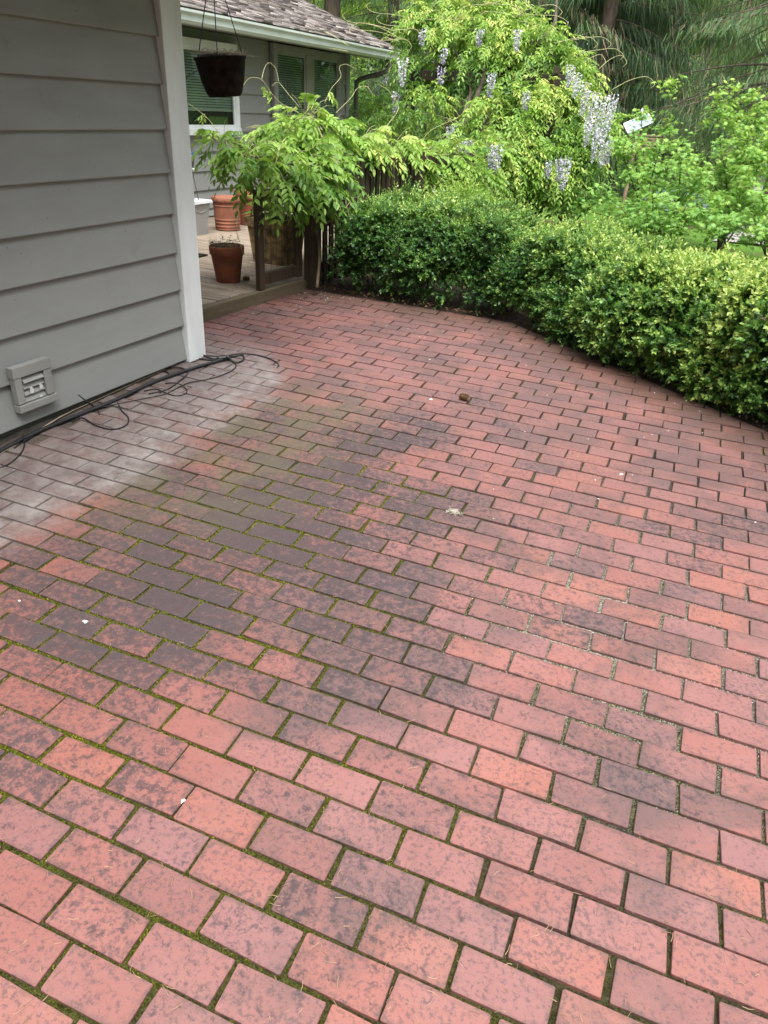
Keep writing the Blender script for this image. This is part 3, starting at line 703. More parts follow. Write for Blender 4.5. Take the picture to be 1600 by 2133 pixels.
def window(y0, y1, z0, z1, lights, label, blind_to=None, grid=False, fw=.075, fmat=M_TRIM):
    """casing, sashes, panes, muntins and blinds on the far wall; thing: part of the house"""
    WX = FX + .03
    w = MB().box((FX - .035, y0 + .03, z0 + .03), (FX + .0045, y1 - .03, z1 - .03)).build('window', M_DARKROOM, house); tag(w, label)
    x0, x1 = WX + .003, WX + .028; xc = FX + .002
    MB().box((xc, y0, z0), (x1 + .012, y1, z0 + fw * .9), .003).build('sill', fmat, w)
    MB().box((xc, y0, z1 - fw), (x1, y1, z1), .003).build('casing', fmat, w)
    MB().box((xc, y0, z0 + fw * .9 + .0005), (x1, y0 + fw, z1 - fw - .0005), .003).build('casing', fmat, w)
    MB().box((xc, y1 - fw, z0 + fw * .9 + .0005), (x1, y1, z1 - fw - .0005), .003).build('casing', fmat, w)
    for i, (a, b) in enumerate(lights):
        if i: MB().box((xc, lights[i - 1][1] + .0005, z0 + fw * .9 + .0005), (x1 + .004, a - .0005, z1 - fw - .0005), .003).build('mullion', fmat, w)
        s = MB(); zb, zt = z0 + fw * .9 + .001, z1 - fw - .001; q = .035
        s.box((x0 - .004, a, zb), (x0 + .014, b, zb + q)); s.box((x0 - .004, a, zt - q), (x0 + .014, b, zt))
        s.box((x0 - .004, a, zb + q), (x0 + .014, a + q, zt - q)); s.box((x0 - .004, b - q, zb + q), (x0 + .014, b, zt - q)); s.build('sash', fmat, w)
        MB().box((x0 + .002, a + q, zb + q), (x0 + .005, b - q, zt - q)).build('pane', M_GLASS, w)
        bl = MB(); zbl = blind_to if blind_to else zb + .1; nz = int((zt - zbl) / .026)
        for j in range(nz):
            zz = zt - .03 - j * .026
            bl.add([(WX - .023, a + .01, zz + .008), (WX - .023, b - .01, zz + .008), (WX - .009, b - .01, zz - .012), (WX - .009, a + .01, zz - .012)], [(0, 1, 2, 3)])
        bl.box((WX - .024, a + .01, zbl - .02), (WX - .009, b - .01, zbl))
        tag(bl.build('blind', M_BLIND, w))
        if grid:
            gmn = MB()
            for yy in (a + (b - a) * .33, a + (b - a) * .67): gmn.box((x0 - .003, yy - .006, zb + q), (x0 - .0005, yy + .006, zt - q))
            gmn.box((x0 - .003, a + q, (zb + zt) / 2 - .006), (x0 - .0006, b - q, (zb + zt) / 2 + .006)); gmn.build('muntin', fmat, w)
window(3.05, 4.86, 1.01, 1.93, [(3.125, 4.785)], 'window with lowered blind above the deck', blind_to=1.27)
window(5.64, 7.44, 0.98, 2.01, [(5.715, 6.44), (6.64, 7.365)], 'two-light window with grey frame by the far corner', blind_to=1.15, grid=True, fmat=M_TRIMD)

# ================================================================== DECK
DZ = .135
deck = empty('deck', (-1.6, 2.0, DZ), 'weathered grey wooden deck beside the clapboard house', 'deck')
def deck_x(y): return -.40 + (y - .594) * .0953
yb = .095; rr = random.Random(9)
while yb < 7.4:
    w = .138; xe = deck_x(yb) - .058; xe2 = deck_x(yb + w) - .058
    z1 = DZ + rr.uniform(-.002, .001); m = MB()
    m.add([(-2.985, yb, z1 - .026), (xe, yb, z1 - .026), (xe2, yb + w, z1 - .026), (-2.985, yb + w, z1 - .026), (-2.985, yb, z1 - .003), (xe, yb, z1 - .003), (xe2, yb + w, z1 - .003), (-2.985, yb + w, z1 - .003),
           (-2.985, yb + .003, z1), (xe - .002, yb + .003, z1), (xe2 - .002, yb + w - .003, z1), (-2.985, yb + w - .003, z1)],
          [(0, 3, 2, 1), (0, 1, 5, 4), (1, 2, 6, 5), (2, 3, 7, 6), (3, 0, 4, 7), (4, 5, 9, 8), (5, 6, 10, 9), (6, 7, 11, 10), (7, 4, 8, 11), (8, 9, 10, 11)])
    m.build('board', M_DECK, deck); yb += w + .006
m = MB(); bb = MB()
def beam_seg(y0, y1):
    a = (deck_x(y0) - .0275, y0, .035); b = (deck_x(y1) - .0275, y1, .055)
    return MB().beam(a, b, .050, .172, bev=.006)
beam_seg(.085, 1.80).build('front_beam', M_BEAM, deck)
beam_seg(1.805, 7.4).build('front_beam', M_BEAM, deck)
MB().box((-2.97, .10, -.25), (-.50, 7.38, DZ - .03)).build('substructure', M_CONC, deck)

# ================================================================== GATE + FENCE
gate = empty('gate', (-.38, 1.27, DZ), 'small dark wooden gate with wire mesh at the deck edge', 'gate')
def fx(y): return deck_x(y) - .03
GY0, GY1 = 1.265, 1.735
gd = np.array([.095, .995, 0])
def gp(y, z): return (fx(y), y, z)
MB().beam(gp(GY0, DZ + .004), gp(GY0, .83), .045, .062, up=gd, bev=.004).build('stile', M_GATE, gate)
MB().beam(gp(GY1, .165), gp(GY1, .83), .045, .062, up=gd, bev=.004).build('stile', M_GATE, gate)
MB().beam(gp(GY0 + .032, .215), gp(GY1 - .032, .215), .040, .085, bev=.004).build('bottom_rail', M_GATE, gate)
MB().beam(gp(GY0 + .032, .79), gp(GY1 - .032, .79), .040, .07, bev=.004).build('top_rail', M_GATE, gate)
for k in range(6):
    y = GY0 + .07 + k * .066
    MB().tube([gp(y, .17), gp(y + random.uniform(-.006, .006), .5), gp(y, .83)], .0016, 5).build('wire', M_WIRE, gate)
for z in (.34, .46, .58, .70):
    MB().tube([gp(GY0, z), gp((GY0 + GY1) / 2, z - .006), gp(GY1, z)], .0016, 5).build('wire', M_WIRE, gate)
fence = empty('fence', (-.27, 1.86, .06), 'dark picket fence running back from the deck post under the wisteria', 'fence')
def ffx(y): return deck_x(y) + .012
for k, y in enumerate((1.852, 3.6, 5.4)):
    MB().beam((ffx(y), y, -.10 if k else .045), (ffx(y), y, 1.03), .085, .085, up=gd, bev=.005).build('post', M_GATE, fence)
for z in (.20, .55, .90):
    MB().beam((ffx(1.9) - .03, 1.895, z), (ffx(7.0) - .03, 7.0, z), .030, .075).build('rail', M_FENCE, fence)
y = 1.955; rr = random.Random(4)
while y < 7.0:
    zt = .99 + rr.uniform(-.015, .01)
    MB().beam((ffx(y) + .002, y, .03), (ffx(y) + .002 + rr.uniform(-.004, .004), y, zt), .018, .052, up=gd).build('picket', M_FENCE, fence); y += .089

# ================================================================== THINGS ON THE DECK
# grey plastic storage tote
tc = onZ(418, 485, DZ); TX0, TX1, TY0, TY1 = -2.62, -2.22, 2.88, 3.22
tote = empty('storage_tote', (-2.42, 3.15, DZ), 'grey plastic storage tote standing against the house wall', 'tote')
def taper(lo, hi, top, z0, z1, bev):
    (x0, y0), (x1, y1) = lo, hi; m = MB(); V = []
    for z, e in ((z0, -top), (z1, 0)):
        a, b, c, d = x0 - e, y0 - e, x1 + e, y1 + e; q = bev
        V += [(a + q, b, z), (c - q, b, z), (c, b + q, z), (c, d - q, z), (c - q, d, z), (a + q, d, z), (a, d - q, z), (a, b + q, z)]
    return m.add(V, [tuple(range(7, -1, -1)), tuple(range(8, 16))] + [(k, (k + 1) % 8, 8 + (k + 1) % 8, 8 + k) for k in range(8)])
TH = .305
taper((TX0, TY0), (TX1, TY1), .035, DZ, DZ + TH, .03).build('bin', M_TOTE, tote)
lid = taper((TX0 - .018, TY0 - .018), (TX1 + .018, TY1 + .018), -.004, DZ + TH + .0005, DZ + TH + .022, .03).build('lid', M_TOTEL, tote)
m = MB(); zz = DZ + TH - .075
m.tube([(TX1 - .006, TY0 + .02, zz + .035), (TX1 - .008, TY0 + .10, zz), (TX1 - .008, (TY0 + TY1) / 2, zz - .012), (TX1 - .008, TY1 - .10, zz), (TX1 - .006, TY1 - .02, zz + .035)], .006, 6).build('moulded_rib', M_TOTE, tote)
# wire plant stand on the lid, with a blue pot on it
st = onX(403, 420, -2.45); SX, SY, SZ = -2.40, 3.09, DZ + TH + .0225
stand = empty('plant_stand', (SX, SY, SZ), 'thin black wire plant stand on the grey tote lid', 'plant stand')
for a in (0, 120, 240):
    ca, sa_ = math.cos(RAD(a + 15)), math.sin(RAD(a + 15))
    MB().tube([(SX + .10 * ca, SY + .10 * sa_, SZ), (SX + .055 * ca, SY + .055 * sa_, SZ + .27)], .0035, 6).build('leg', M_WIRE, stand)
MB().lathe([(.0, .268), (.075, .268), (.075, .291), (.0, .291)], 20, (SX, SY, SZ)).build('tray', M_WHITE, stand, True)
blue = empty('glazed_pot', (SX, SY, SZ + .2915), 'small blue glazed pot caged in wire on the plant stand', 'pot')
MB().lathe([(.0, .0), (.058, .0), (.075, .09), (.082, .15), (.074, .15), (.066, .09), (.0, .08)], 20, (SX, SY, SZ + .292)).build('bowl', M_BLUE, blue, True)
for k in range(8):
    a = k * math.pi / 4; ca, sa_ = math.cos(a), math.sin(a)
    MB().tube([(SX + .062 * ca, SY + .062 * sa_, SZ + .294), (SX + .088 * ca, SY + .088 * sa_, SZ + .425), (SX + .06 * ca, SY + .06 * sa_, SZ + .50), (SX + .01 * ca, SY + .01 * sa_, SZ + .50)], .0028, 5).build('cage_wire', M_WIRE, blue)
m = MB(); m.tube([(SX + .083 * math.cos(t), SY + .083 * math.sin(t), SZ + .405) for t in np.linspace(0, 2 * math.pi, 25)], .003, 5).build('cage_ring', M_WHITE, blue)
# ribbed terracotta pot
def pot(name, label, c, R, H, mat, ribs=False, band=False, soil=True):
    o = empty(name, c, label, 'flower pot', 'terracotta pots on the deck')
    if ribs:
        pr = [(0, 0), (R * .80, 0), (R * .82, .01)]
        for k in range(60):
            z = .01 + (H - .07) * k / 59; f = k / 59
            rib = .006 * max(0, math.cos((f - .12) * 2 * math.pi / .13)) if (f < .42 or f > .80) else 0
            pr.append((R * (.82 + .12 * f) + rib, z))
        pr += [(R * .96, H - .055), (R * 1.02, H - .05), (R * 1.04, H - .03), (R * 1.03, H - .006), (R * 1.0, H), (R * .92, H), (R * .90, H - .05), (R * .5, H - .055)]
    else:
        pr = [(0, 0), (R * .68, 0), (R * .70, .008), (R * .925, H * .755), (R * .935, H * .765), (R * .985, H * .765), (R * 1.0, H * .775), (R * 1.02, H * .985), (R * 1.0, H), (R * .93, H), (R * .90, H * .80), (R * .3, H * .79)]
    b = MB().lathe(pr, 40, tuple(c), wob=lambda a, z: 1 + .004 * math.sin(3 * a + z * 20)).build('body', mat, o, True)
    if soil:
        s = MB().lathe([(R * .895, H * .845), (R * .6, H * .862), (R * .3, H * .85), (0, H * .87)], 24, tuple(c), wob=lambda a, z: 1 + .02 * math.sin(5 * a)).build('soil', M_SOIL, o, True)
    return o
c1 = onZ(467, 481, DZ); pot('terracotta_pot', 'ribbed terracotta pot between the grey tote and the gate', (c1[0] - .02, c1[1] + .10, DZ), .155, .335, M_TERRAL, ribs=True)
c2 = onZ(511, 470, DZ); pot('terracotta_pot', 'darker terracotta pot half hidden by wisteria behind the gate post', (c2[0] - .02, c2[1] + .10, DZ), .15, .36, M_TERRA)
# small terracotta pot with a trailing plant in it
c3 = onZ(474, 589, DZ); c3 = np.array([c3[0] - .03, c3[1] + .055, DZ])
sp = pot('terracotta_pot', 'plain terracotta pot with sparse grey-green plant at the deck edge', tuple(c3), .131, .265, M_TERRA)
P = []; A = []
for k in range(26):
    a = RNG.uniform(0, 6.28); r = RNG.uniform(.02, .105); b = np.array([c3[0] + r * math.cos(a), c3[1] + r * math.sin(a), DZ + .235])
    hgt = RNG.uniform(.04, .11); tip = b + np.array([math.cos(a) * .03, math.sin(a) * .03, hgt])
    for q in range(9):
        f = .25 + .75 * q / 8; P.append(b + (tip - b) * f); A.append([math.cos(q * 2.4), math.sin(q * 2.4), .35])
P = np.array(P); A = np.array(A); N = len(P)
leaves('foliage', P, A, np.tile([0, 0, 1.], (N, 1)) + RNG.normal(0, .3, (N, 3)), RNG.uniform(.016, .028, N), RNG.uniform(.008, .013, N), RNG.uniform(.1, .9, N), LM_GREY, sp, 'hex')
# square ochre planter
pc = onZ(587, 556, DZ); PX, PY = pc[0] - .16, pc[1] + .19
plan = empty('square_planter', (PX, PY, DZ), 'square mottled ochre planter holding broad green leaves behind the gate', 'planter')
def sqpot(r0, r1, z0, z1, r2=None):
    V = []
    for r, z in ((r0, z0), (r1, z1)):
        q = .012; V += [(PX - r + q, PY - r, z), (PX + r - q, PY - r, z), (PX + r, PY - r + q, z), (PX + r, PY + r - q, z), (PX + r - q, PY + r, z), (PX - r + q, PY + r, z), (PX - r, PY + r - q, z), (PX - r, PY - r + q, z)]
    return V, [tuple(range(7, -1, -1)), tuple(range(8, 16))] + [(k, (k + 1) % 8, 8 + (k + 1) % 8, 8 + k) for k in range(8)]
m = MB(); m.add(*sqpot(.155, .185, DZ, DZ + .30)).build('body', M_STONE, plan)
m = MB(); m.add(*sqpot(.198, .205, DZ + .3005, DZ + .375)).build('rim', M_STONE, plan)
m = MB(); m.add(*sqpot(.18, .18, DZ + .3755, DZ + .378)).build('soil', M_SOIL, plan)
P = []; A = []; Lq = []
for k in range(46):
    a = RNG.uniform(0, 6.28); r = RNG.uniform(.02, .13); el = RNG.uniform(-.45, .9)
    P.append([PX + r * math.cos(a), PY + r * math.sin(a), DZ + .40 + RNG.uniform(0, .12)]); A.append([math.cos(a), math.sin(a), el])
P = np.array(P); A = np.array(A); N = len(P)
leaves('foliage', P, A, np.tile([0, 0, 1.], (N, 1)) + RNG.normal(0, .2, (N, 3)), RNG.uniform(.12, .22, N), RNG.uniform(.06, .10, N), RNG.uniform(.25, .7, N), LM_WIS, plan, 'hex')
m = MB()
for k in range(12):
    m.tube([(PX + RNG.uniform(-.08, .08), PY + RNG.uniform(-.08, .08), DZ + .36), (P[k][0], P[k][1], P[k][2] + .01)], .004, 5)
m.build('stems', M_VINE, plan)
# dark lump (fir cone) by the pot, flat grey slab further back
def cone_thing(name, label, c, L, R, yaw, n=70):
    o = empty(name, c, label, 'pine cone'); P = []; A = []; Nn = []
    ax = np.array([math.cos(yaw), math.sin(yaw), .08])
    MB().tube([np.array(c) + ax * L * (t - .5) + np.array([0, 0, R]) for t in (0, .15, .5, .85, 1)], [R * .3, R * .62, R * .7, R * .5, R * .15], 10).build('core', M_CONE, o, True)
    s1 = np.cross(ax, [0, 0, 1]); s1 /= np.linalg.norm(s1); s2 = np.cross(ax, s1)
    for k in range(n):
        t = (k + .5) / n; a = k * 2.39996; rad = R * (math.sin(math.pi * min(1, .12 + t * .88)) ** .6)
        out = s1 * math.cos(a) + s2 * math.sin(a)
        P.append(np.array(c) + np.array([0, 0, R]) + ax * L * (t - .52) + out * rad * .35); A.append(out * 1.0 + ax * .35); Nn.append(ax)
    P = np.array(P); N = len(P)
    s = leaves('scales', P, np.array(A), np.array(Nn), R * .75, R * .62, RNG.uniform(0, 1, N), M_CONE, o, 'hex')
    return o
lc = onZ(513, 586, DZ); cone_thing('pine_cone', 'dark cone lying on the deck beside the small terracotta pot', (lc[0], lc[1], DZ), .05, .022, .4)
fc = onZ(413, 534, DZ)
MB().box((-.10, -.08, 0), (.10, .08, .012), .004).build('flat_slab', M_BASKET, None)
o = bpy.data.objects['flat_slab']; o.location = (fc[0] - .05, fc[1], DZ + .001); tag(o, 'flat dark grey slab lying on the deck boards', 'slab')

# ================================================================== CABLES ALONG THE WALL
def cable(name, label, cat, pix, r, mat, lift=None, seg=8, n=10):
    pts = []
    for q in pix:
        p = onPat(q[0], q[1]); l = (q[2] if len(q) > 2 else 0) + r + .001
        p = np.array([max(p[0], -.040), p[1], 0]); p[2] = patz(p[0], p[1]) + l; pts.append(p)
    pts = spline(pts, n)
    o = MB().tube(pts, r, seg).build(name, mat, None, True); return tag(o, label, cat, 'cables along the wall' if name == 'cable' else None)
cable('pipe', 'thick black pipe lying along the foot of the clapboard wall', 'pipe', [(-60, 978), (0, 945), (70, 908), (165, 868), (240, 838), (320, 800), (400, 772), (468, 752)], .0105, M_BLACK, n=6)
cable('cable', 'thin black cable hanging in a loop on the bricks near the vent', 'cable', [(150, 880), (172, 872), (200, 888), (235, 896), (262, 888), (268, 872), (255, 858), (246, 848, .022)], .0036, M_BLACK)
cable('cable', 'long thin black cable wound round the pipe to the corner', 'cable', [(30, 935), (60, 915), (105, 890), (160, 868), (205, 852), (250, 842), (300, 832), (345, 822), (390, 800), (440, 790), (480, 775), (492, 762), (480, 752), (450, 748)], .0032, M_BLACK)
cable('cable', 'thin black cable forming small loops beside the pipe', 'cable', [(310, 822), (350, 812), (380, 790), (392, 778), (385, 770), (360, 766), (345, 772), (352, 780)], .0034, M_BLACK)
cable('cable', 'black cable loop under the middle of the pipe', 'cable', [(345, 800), (370, 806, .016), (388, 812), (386, 822), (365, 826), (345, 820), (325, 812), (300, 816)], .0034, M_BLACK)
cable('cable', 'black cable reaching past the corner board onto open bricks', 'cable', [(425, 742), (455, 748, .012), (475, 742), (500, 738), (535, 741), (565, 750), (580, 760), (577, 768)], .0038, M_BLACK)
cable('cable', 'double black cable coil at the foot of the corner board', 'cable', [(420, 740), (445, 750), (465, 752, .02), (485, 745), (505, 742), (507, 752), (490, 757), (470, 752, .02), (445, 752), (415, 750)], .0055, M_BLACK)
cable('cable', 'black cable curling off the pipe at the left edge', 'cable', [(-10, 980), (20, 968), (42, 948), (51, 930), (50, 915, .02)], .0034, M_BLACK)
cable('cord', 'tan cord running along the foundation behind the black pipe', 'cord', [(-10, 952), (30, 930), (70, 905), (130, 868), (200, 832), (260, 806), (300, 790), (335, 768), (358, 757)], .0032, M_TAN)
sa0 = onPat(202, 852); MB().tube([sa0 + [0, 0, .0], sa0 + np.array([-.012, -.045, .052]), sa0 + np.array([-.02, -.085, .098])], [.0052, .0042, .003], 8).build('stake', M_BLACK, None, True)
tag(bpy.data.objects['stake'], 'short black plastic stake leaning up from the bricks below the wall', 'stake')
sb0 = onPat(207, 864); o = MB().tube([sb0, sb0 + np.array([-.002, -.004, .024])], .0024, 6).build('peg', M_BLACK); tag(o, 'tiny black peg standing beside the thick pipe', 'peg')
# thick joint sleeve on the pipe
jb = onPat(466, 752, .016); o = MB().beam(jb + np.array([-.022, -.03, 0]), jb + np.array([.022, .03, .004]), .026, .026, bev=.006).build('pipe_clamp', M_BLACK); tag(o, 'black connector where the cables leave the pipe end', 'connector')

# ================================================================== HANGING BASKET
bc = P3(458, 118, 4.10); BRm = .145
bask = empty('hanging_basket', tuple(bc), 'dark plastic hanging basket of dead stems under the eave', 'hanging basket')
BHt = .195
pr = [(0, -BHt), (BRm * .60, -BHt), (BRm * .69, -BHt + .018), (BRm * .82, -BHt * .62), (BRm * .91, -BHt * .30), (BRm * .955, -.016), (BRm * 1.0, -.012), (BRm * 1.01, 0), (BRm * .95, .001), (BRm * .92, -.02), (0, -.03)]
tl = _ry(-.06) @ _rx(.07)
m = MB().lathe(pr, 40); m.V = [tuple(tl @ np.array(v) + bc) for v in m.V]; m.build('bowl', M_BASKET, bask, True)
m = MB().lathe([(BRm * .93, -.012), (BRm * .7, .012), (BRm * .35, .018), (0, .022)], 28, wob=lambda a, z: 1 + .03 * math.sin(7 * a)); m.V = [tuple(tl @ np.array(v) + bc) for v in m.V]; m.build('dead_roots', M_SOIL, bask, True)
m = MB()
for k in range(220):
    a = random.uniform(0, 6.28); r = BRm * .95 * math.sqrt(random.random()); b = bc + np.array([r * math.cos(a), r * math.sin(a), .006])
    d = np.array([random.gauss(0, .03), random.gauss(0, .03), random.uniform(.002, .035)]); m.tube([b, b + d * .6 + [0, 0, .004], b + d], .0011, 3)
m.build('dead_stems', M_STRAW, bask)
hook = np.array([bc[0] - .01, bc[1] - .01, 2.048])
for a in (185, 300, 60):
    r0 = bc + tl @ np.array([BRm * .98 * math.cos(RAD(a)), BRm * .98 * math.sin(RAD(a)), -.004])
    MB().tube([r0, (r0 + hook) / 2 + np.array([0, 0, -.004]), hook - [0, 0, .03]], .0026, 6).build('hanger', M_BLACK, bask)
MB().tube([hook - [0, 0, .035], hook - [0, 0, .03], hook], .005, 6).build('hook', M_BLACK, bask)
dp = [bc + tl @ np.array([-.118, -.06, -.06]), P3(392, 158, 4.05), P3(380, 175, 4.02), P3(366, 178, 4.0)]
o = MB().tube(spline(dp, 8), .0030, 6).build('drip_tube', M_BLACK, bask, True)

# ================================================================== BOXWOOD HEDGES
def hedge(name, label, s0, s1, depth, top, base, nshoot, tint0, tint_top, leafL, seed, bare=0.0, group=None, over=.06, cat='hedge'):
    """shoots of small opposite leaves over a clipped but lumpy body standing along the patio edge"""
    R_ = np.random.default_rng(seed)
    root_s = (s0 + s1) / 2; x, y, nx, ny = edge_at(np.array([root_s])); o = empty(name, (float(x[0] + nx[0] * .3), float(y[0] + ny[0] * .3), float(patz(x[0], y[0]))), label, cat, group)
    n = nshoot // 12; face = R_.random(n); s = R_.uniform(s0, s1, n); t = np.zeros(n); h = np.zeros(n); out = np.zeros((n, 2))
    f_front = face < .50; f_top = (face >= .50) & (face < .80); f_in = face >= .80
    h[f_front] = R_.random(f_front.sum()) ** .85; t[f_front] = R_.uniform(0, .10, f_front.sum())
    h[f_top] = 1.0 - R_.random(f_top.sum()) ** 2 * .12; t[f_top] = R_.random(f_top.sum())
    h[f_in] = R_.uniform(.12, .95, f_in.sum()); t[f_in] = R_.uniform(.08, .9, f_in.sum())
    ex, ey, nx, ny = edge_at(s)
    # round the section: pull the front in near top and bottom
    prof = -over * np.sin(np.clip(h, 0, 1) * math.pi) ** .7 + .10 * np.clip((h - .80) / .2, 0, 1) ** 2 + .09 * np.clip((.22 - h) / .22, 0, 1)
    lump = np.stack([s * seglen[-1] * 1.0, h * .8, t], -1)
    lv = (fbm(lump, 3.0, seed) - .5); lv2 = (fbm(lump, 13, seed + 9) - .5)
    d = .05 + t * depth + prof + (lv * -.34 + lv2 * -.16) * (t < .3)
    endr = np.minimum((s - s0), (s1 - s)) * seglen[-1]; rnd = np.clip(1 - endr / .24, 0, 1) ** 2
    zb = patz(ex, ey); hh = base + (top - base) * h + (lv * .26 + lv2 * .12) * (h > .8) - rnd * .17 * (h > .6)
    P = np.stack([ex + nx * d, ey + ny * d, np.maximum(zb + .02, zb * (1 - h) + hh)], -1)
    D = np.stack([-nx * (1 - t) * .9, -ny * (1 - t) * .9, .30 + .9 * (h > .85) + .1 * h], -1) + R_.normal(0, .42, (n, 3))
    D = unit(D)
    CL = 12; P = np.repeat(P, CL, 0); D = np.repeat(D, CL, 0); h = np.repeat(h, CL); t = np.repeat(t, CL); s = np.repeat(s, CL); lump = np.repeat(lump, CL, 0); n = len(P)
    offv = unit(R_.normal(0, 1, (n, 3)) + D * .55); P = P + offv * (R_.random(n) ** .5 * R_.uniform(.022, .060, n))[:, None]; D = unit(D * .45 + offv + [0, 0, .25])
    if bare > 0:
        gap = fbm(lump * [1, 1, 1], 6.5, seed + 40); keepm = ~((h < .55) & (gap < .47 + .12 * (.55 - h) / .55 * bare * 2) & (R_.random(n) < bare + .5 * (h < .25)))
        P, D, h, t, s = P[keepm], D[keepm], h[keepm], t[keepm], s[keepm]; n = len(P)
        lump = lump[keepm]
    holes = fbm(lump + [0, 0, 3.0], 15, seed + 5); kp = (holes > .40) | (R_.random(n) < .15); P, D, h, t, s, lump = P[kp], D[kp], h[kp], t[kp], s[kp], lump[kp]; n = len(P)
    K = 11; LP = []; LA = []; LN = []; LT = []; LL = []
    Ls = R_.uniform(.05, .11, n)
    side = unit(np.cross(D, R_.normal(0, 1, (n, 3)))); bi = np.cross(D, side)
    clump = fbm(lump, 9, seed + 70); young = np.clip((clump - .42) * 2.6, 0, 1); shv = R_.normal(0, .10, n)
    for k in range(K):
        f = k / (K - 1); a = (k // 2) * 1.57 + (k % 2) * math.pi
        rad = side * math.cos(a) + bi * math.sin(a); last = k == K - 1
        pos = P + D * (Ls * f)[:, None]; ax = (D * (1.0 if last else .75) + rad * (0.15 if last else .8)); ax = unit(ax + R_.normal(0, .22, (n, 3)))
        LP.append(pos); LA.append(ax); LN.append(unit(D * .8 - rad * .5 + R_.normal(0, .35, (n, 3)) + [0, 0, .6]))
        LL.append(leafL * (1.15 - .35 * f) * R_.uniform(.75, 1.2, n))
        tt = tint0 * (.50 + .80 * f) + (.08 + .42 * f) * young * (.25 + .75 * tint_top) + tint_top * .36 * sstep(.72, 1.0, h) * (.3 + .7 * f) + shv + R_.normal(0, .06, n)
        LT.append(np.clip(tt, 0, 1))
    LP = np.concatenate(LP); LA = np.concatenate(LA); LN = np.concatenate(LN); LL = np.concatenate(LL); LT = np.concatenate(LT)
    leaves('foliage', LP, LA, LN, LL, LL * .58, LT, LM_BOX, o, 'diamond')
    # woody stems fanning from the ground
    m = MB(); L = (s1 - s0) * seglen[-1]
    for q in range(int(L * 17)):
        ss = s0 + (s1 - s0) * R_.random(); bx, by, bnx, bny = [float(v) for v in edge_at(ss)]; dd = R_.uniform(.16, depth * .6); b = np.array([bx + bnx * dd, by + bny * dd, patz(bx, by) - .01])
        tip = b + np.array([R_.normal(0, .11) - bnx * R_.uniform(-.02, .14), R_.normal(0, .11) - bny * R_.uniform(-.02, .14), R_.uniform(.3, .6)]); mid = (b + tip) / 2 + R_.normal(0, .03, 3); r = R_.uniform(.003, .009)
        m.tube(spline([b, mid, tip], 4), np.linspace(r, r * .4, 9), 5)
        for e in range(3):
            p0 = b + (tip - b) * R_.uniform(.25, .7); m.tube([p0, p0 + np.array([R_.normal(0, .09), R_.normal(0, .09), R_.uniform(.03, .16)])], [r * .45, r * .2], 4)
    m.build('stems', M_TWIG, o, True)
    return o
HG = 'clipped boxwoods along the patio edge'
SL_ = seglen[-1]
def s_of(x): return float(np.interp(x, edge_pts[:, 0], seglen) / SL_)
hedge('boxwood_hedge', 'dark clipped boxwood hedge along the back of the patio beside the fence', s_of(-.02), s_of(1.36), .62, .675, .05, 9600, .30, 1.0, .0250, 101, bare=.40, group=HG, over=.03)
hedge('boxwood_hedge', 'middle boxwood with bluish green leaves where the patio edge turns', s_of(1.28), s_of(2.12), .62, .610, .03, 7000, .43, .85, .0260, 202, bare=.22, group=HG, over=.05)
hedge('boxwood_hedge', 'full bright yellow-green boxwood filling the right edge', s_of(2.02), s_of(4.0), .80, .565, .02, 13800, .53, 1.0, .0320, 303, bare=0, group=HG, over=.10)
# soft pale shrub just behind the back hedge
def blob_points(R_, blobs, n, r0=.7, r1=1.03):
    w = np.array([b[3] ** 2 for b in blobs]); w /= w.sum(); k = R_.choice(len(blobs), n, p=w); C = np.array([b[:3] for b in blobs])[k]; R = np.array([b[3] for b in blobs])[k]
    v = unit(R_.normal(0, 1, (n, 3))); rr_ = R * R_.uniform(r0, r1, n)
    return C + v * rr_[:, None] * [1, 1, .85], v
def px_blobs(L): return [(*P3(a, b, c), r) for a, b, c, r in L]
sh = empty('spirea_shrub', tuple(np.array([.75, 2.95, -.1])), 'pale green fine-leaved shrub rising behind the back hedge', 'shrub')
BL_ = px_blobs([(960, 415, 6.6, .26), (920, 430, 6.5, .18), (1010, 440, 6.6, .20), (985, 470, 6.4, .24)])
P, v = blob_points(RNG, BL_, 5200, .3, 1.05); N = len(P)
leaves('foliage', P, unit(v + RNG.normal(0, .6, (N, 3)) + [0, 0, .2]), RNG.normal(0, .6, (N, 3)) + [0, 0, 1], RNG.uniform(.02, .034, N), RNG.uniform(.010, .016, N), np.clip(.58 + RNG.normal(0, .14, N) + .2 * v[:, 2], 0, 1), LM_WIS, sh, 'hex')
m = MB()
for k in range(26):
    b = np.array([.75 + random.gauss(0, .06), 2.95 + random.gauss(0, .06), -.12]); q = P[RNG.integers(N)]; m.tube(spline([b, (b + q) / 2 + [0, 0, .1], q], 4), np.linspace(.006, .002, 9), 5)
m.build('stems', M_TWIG, sh, True)

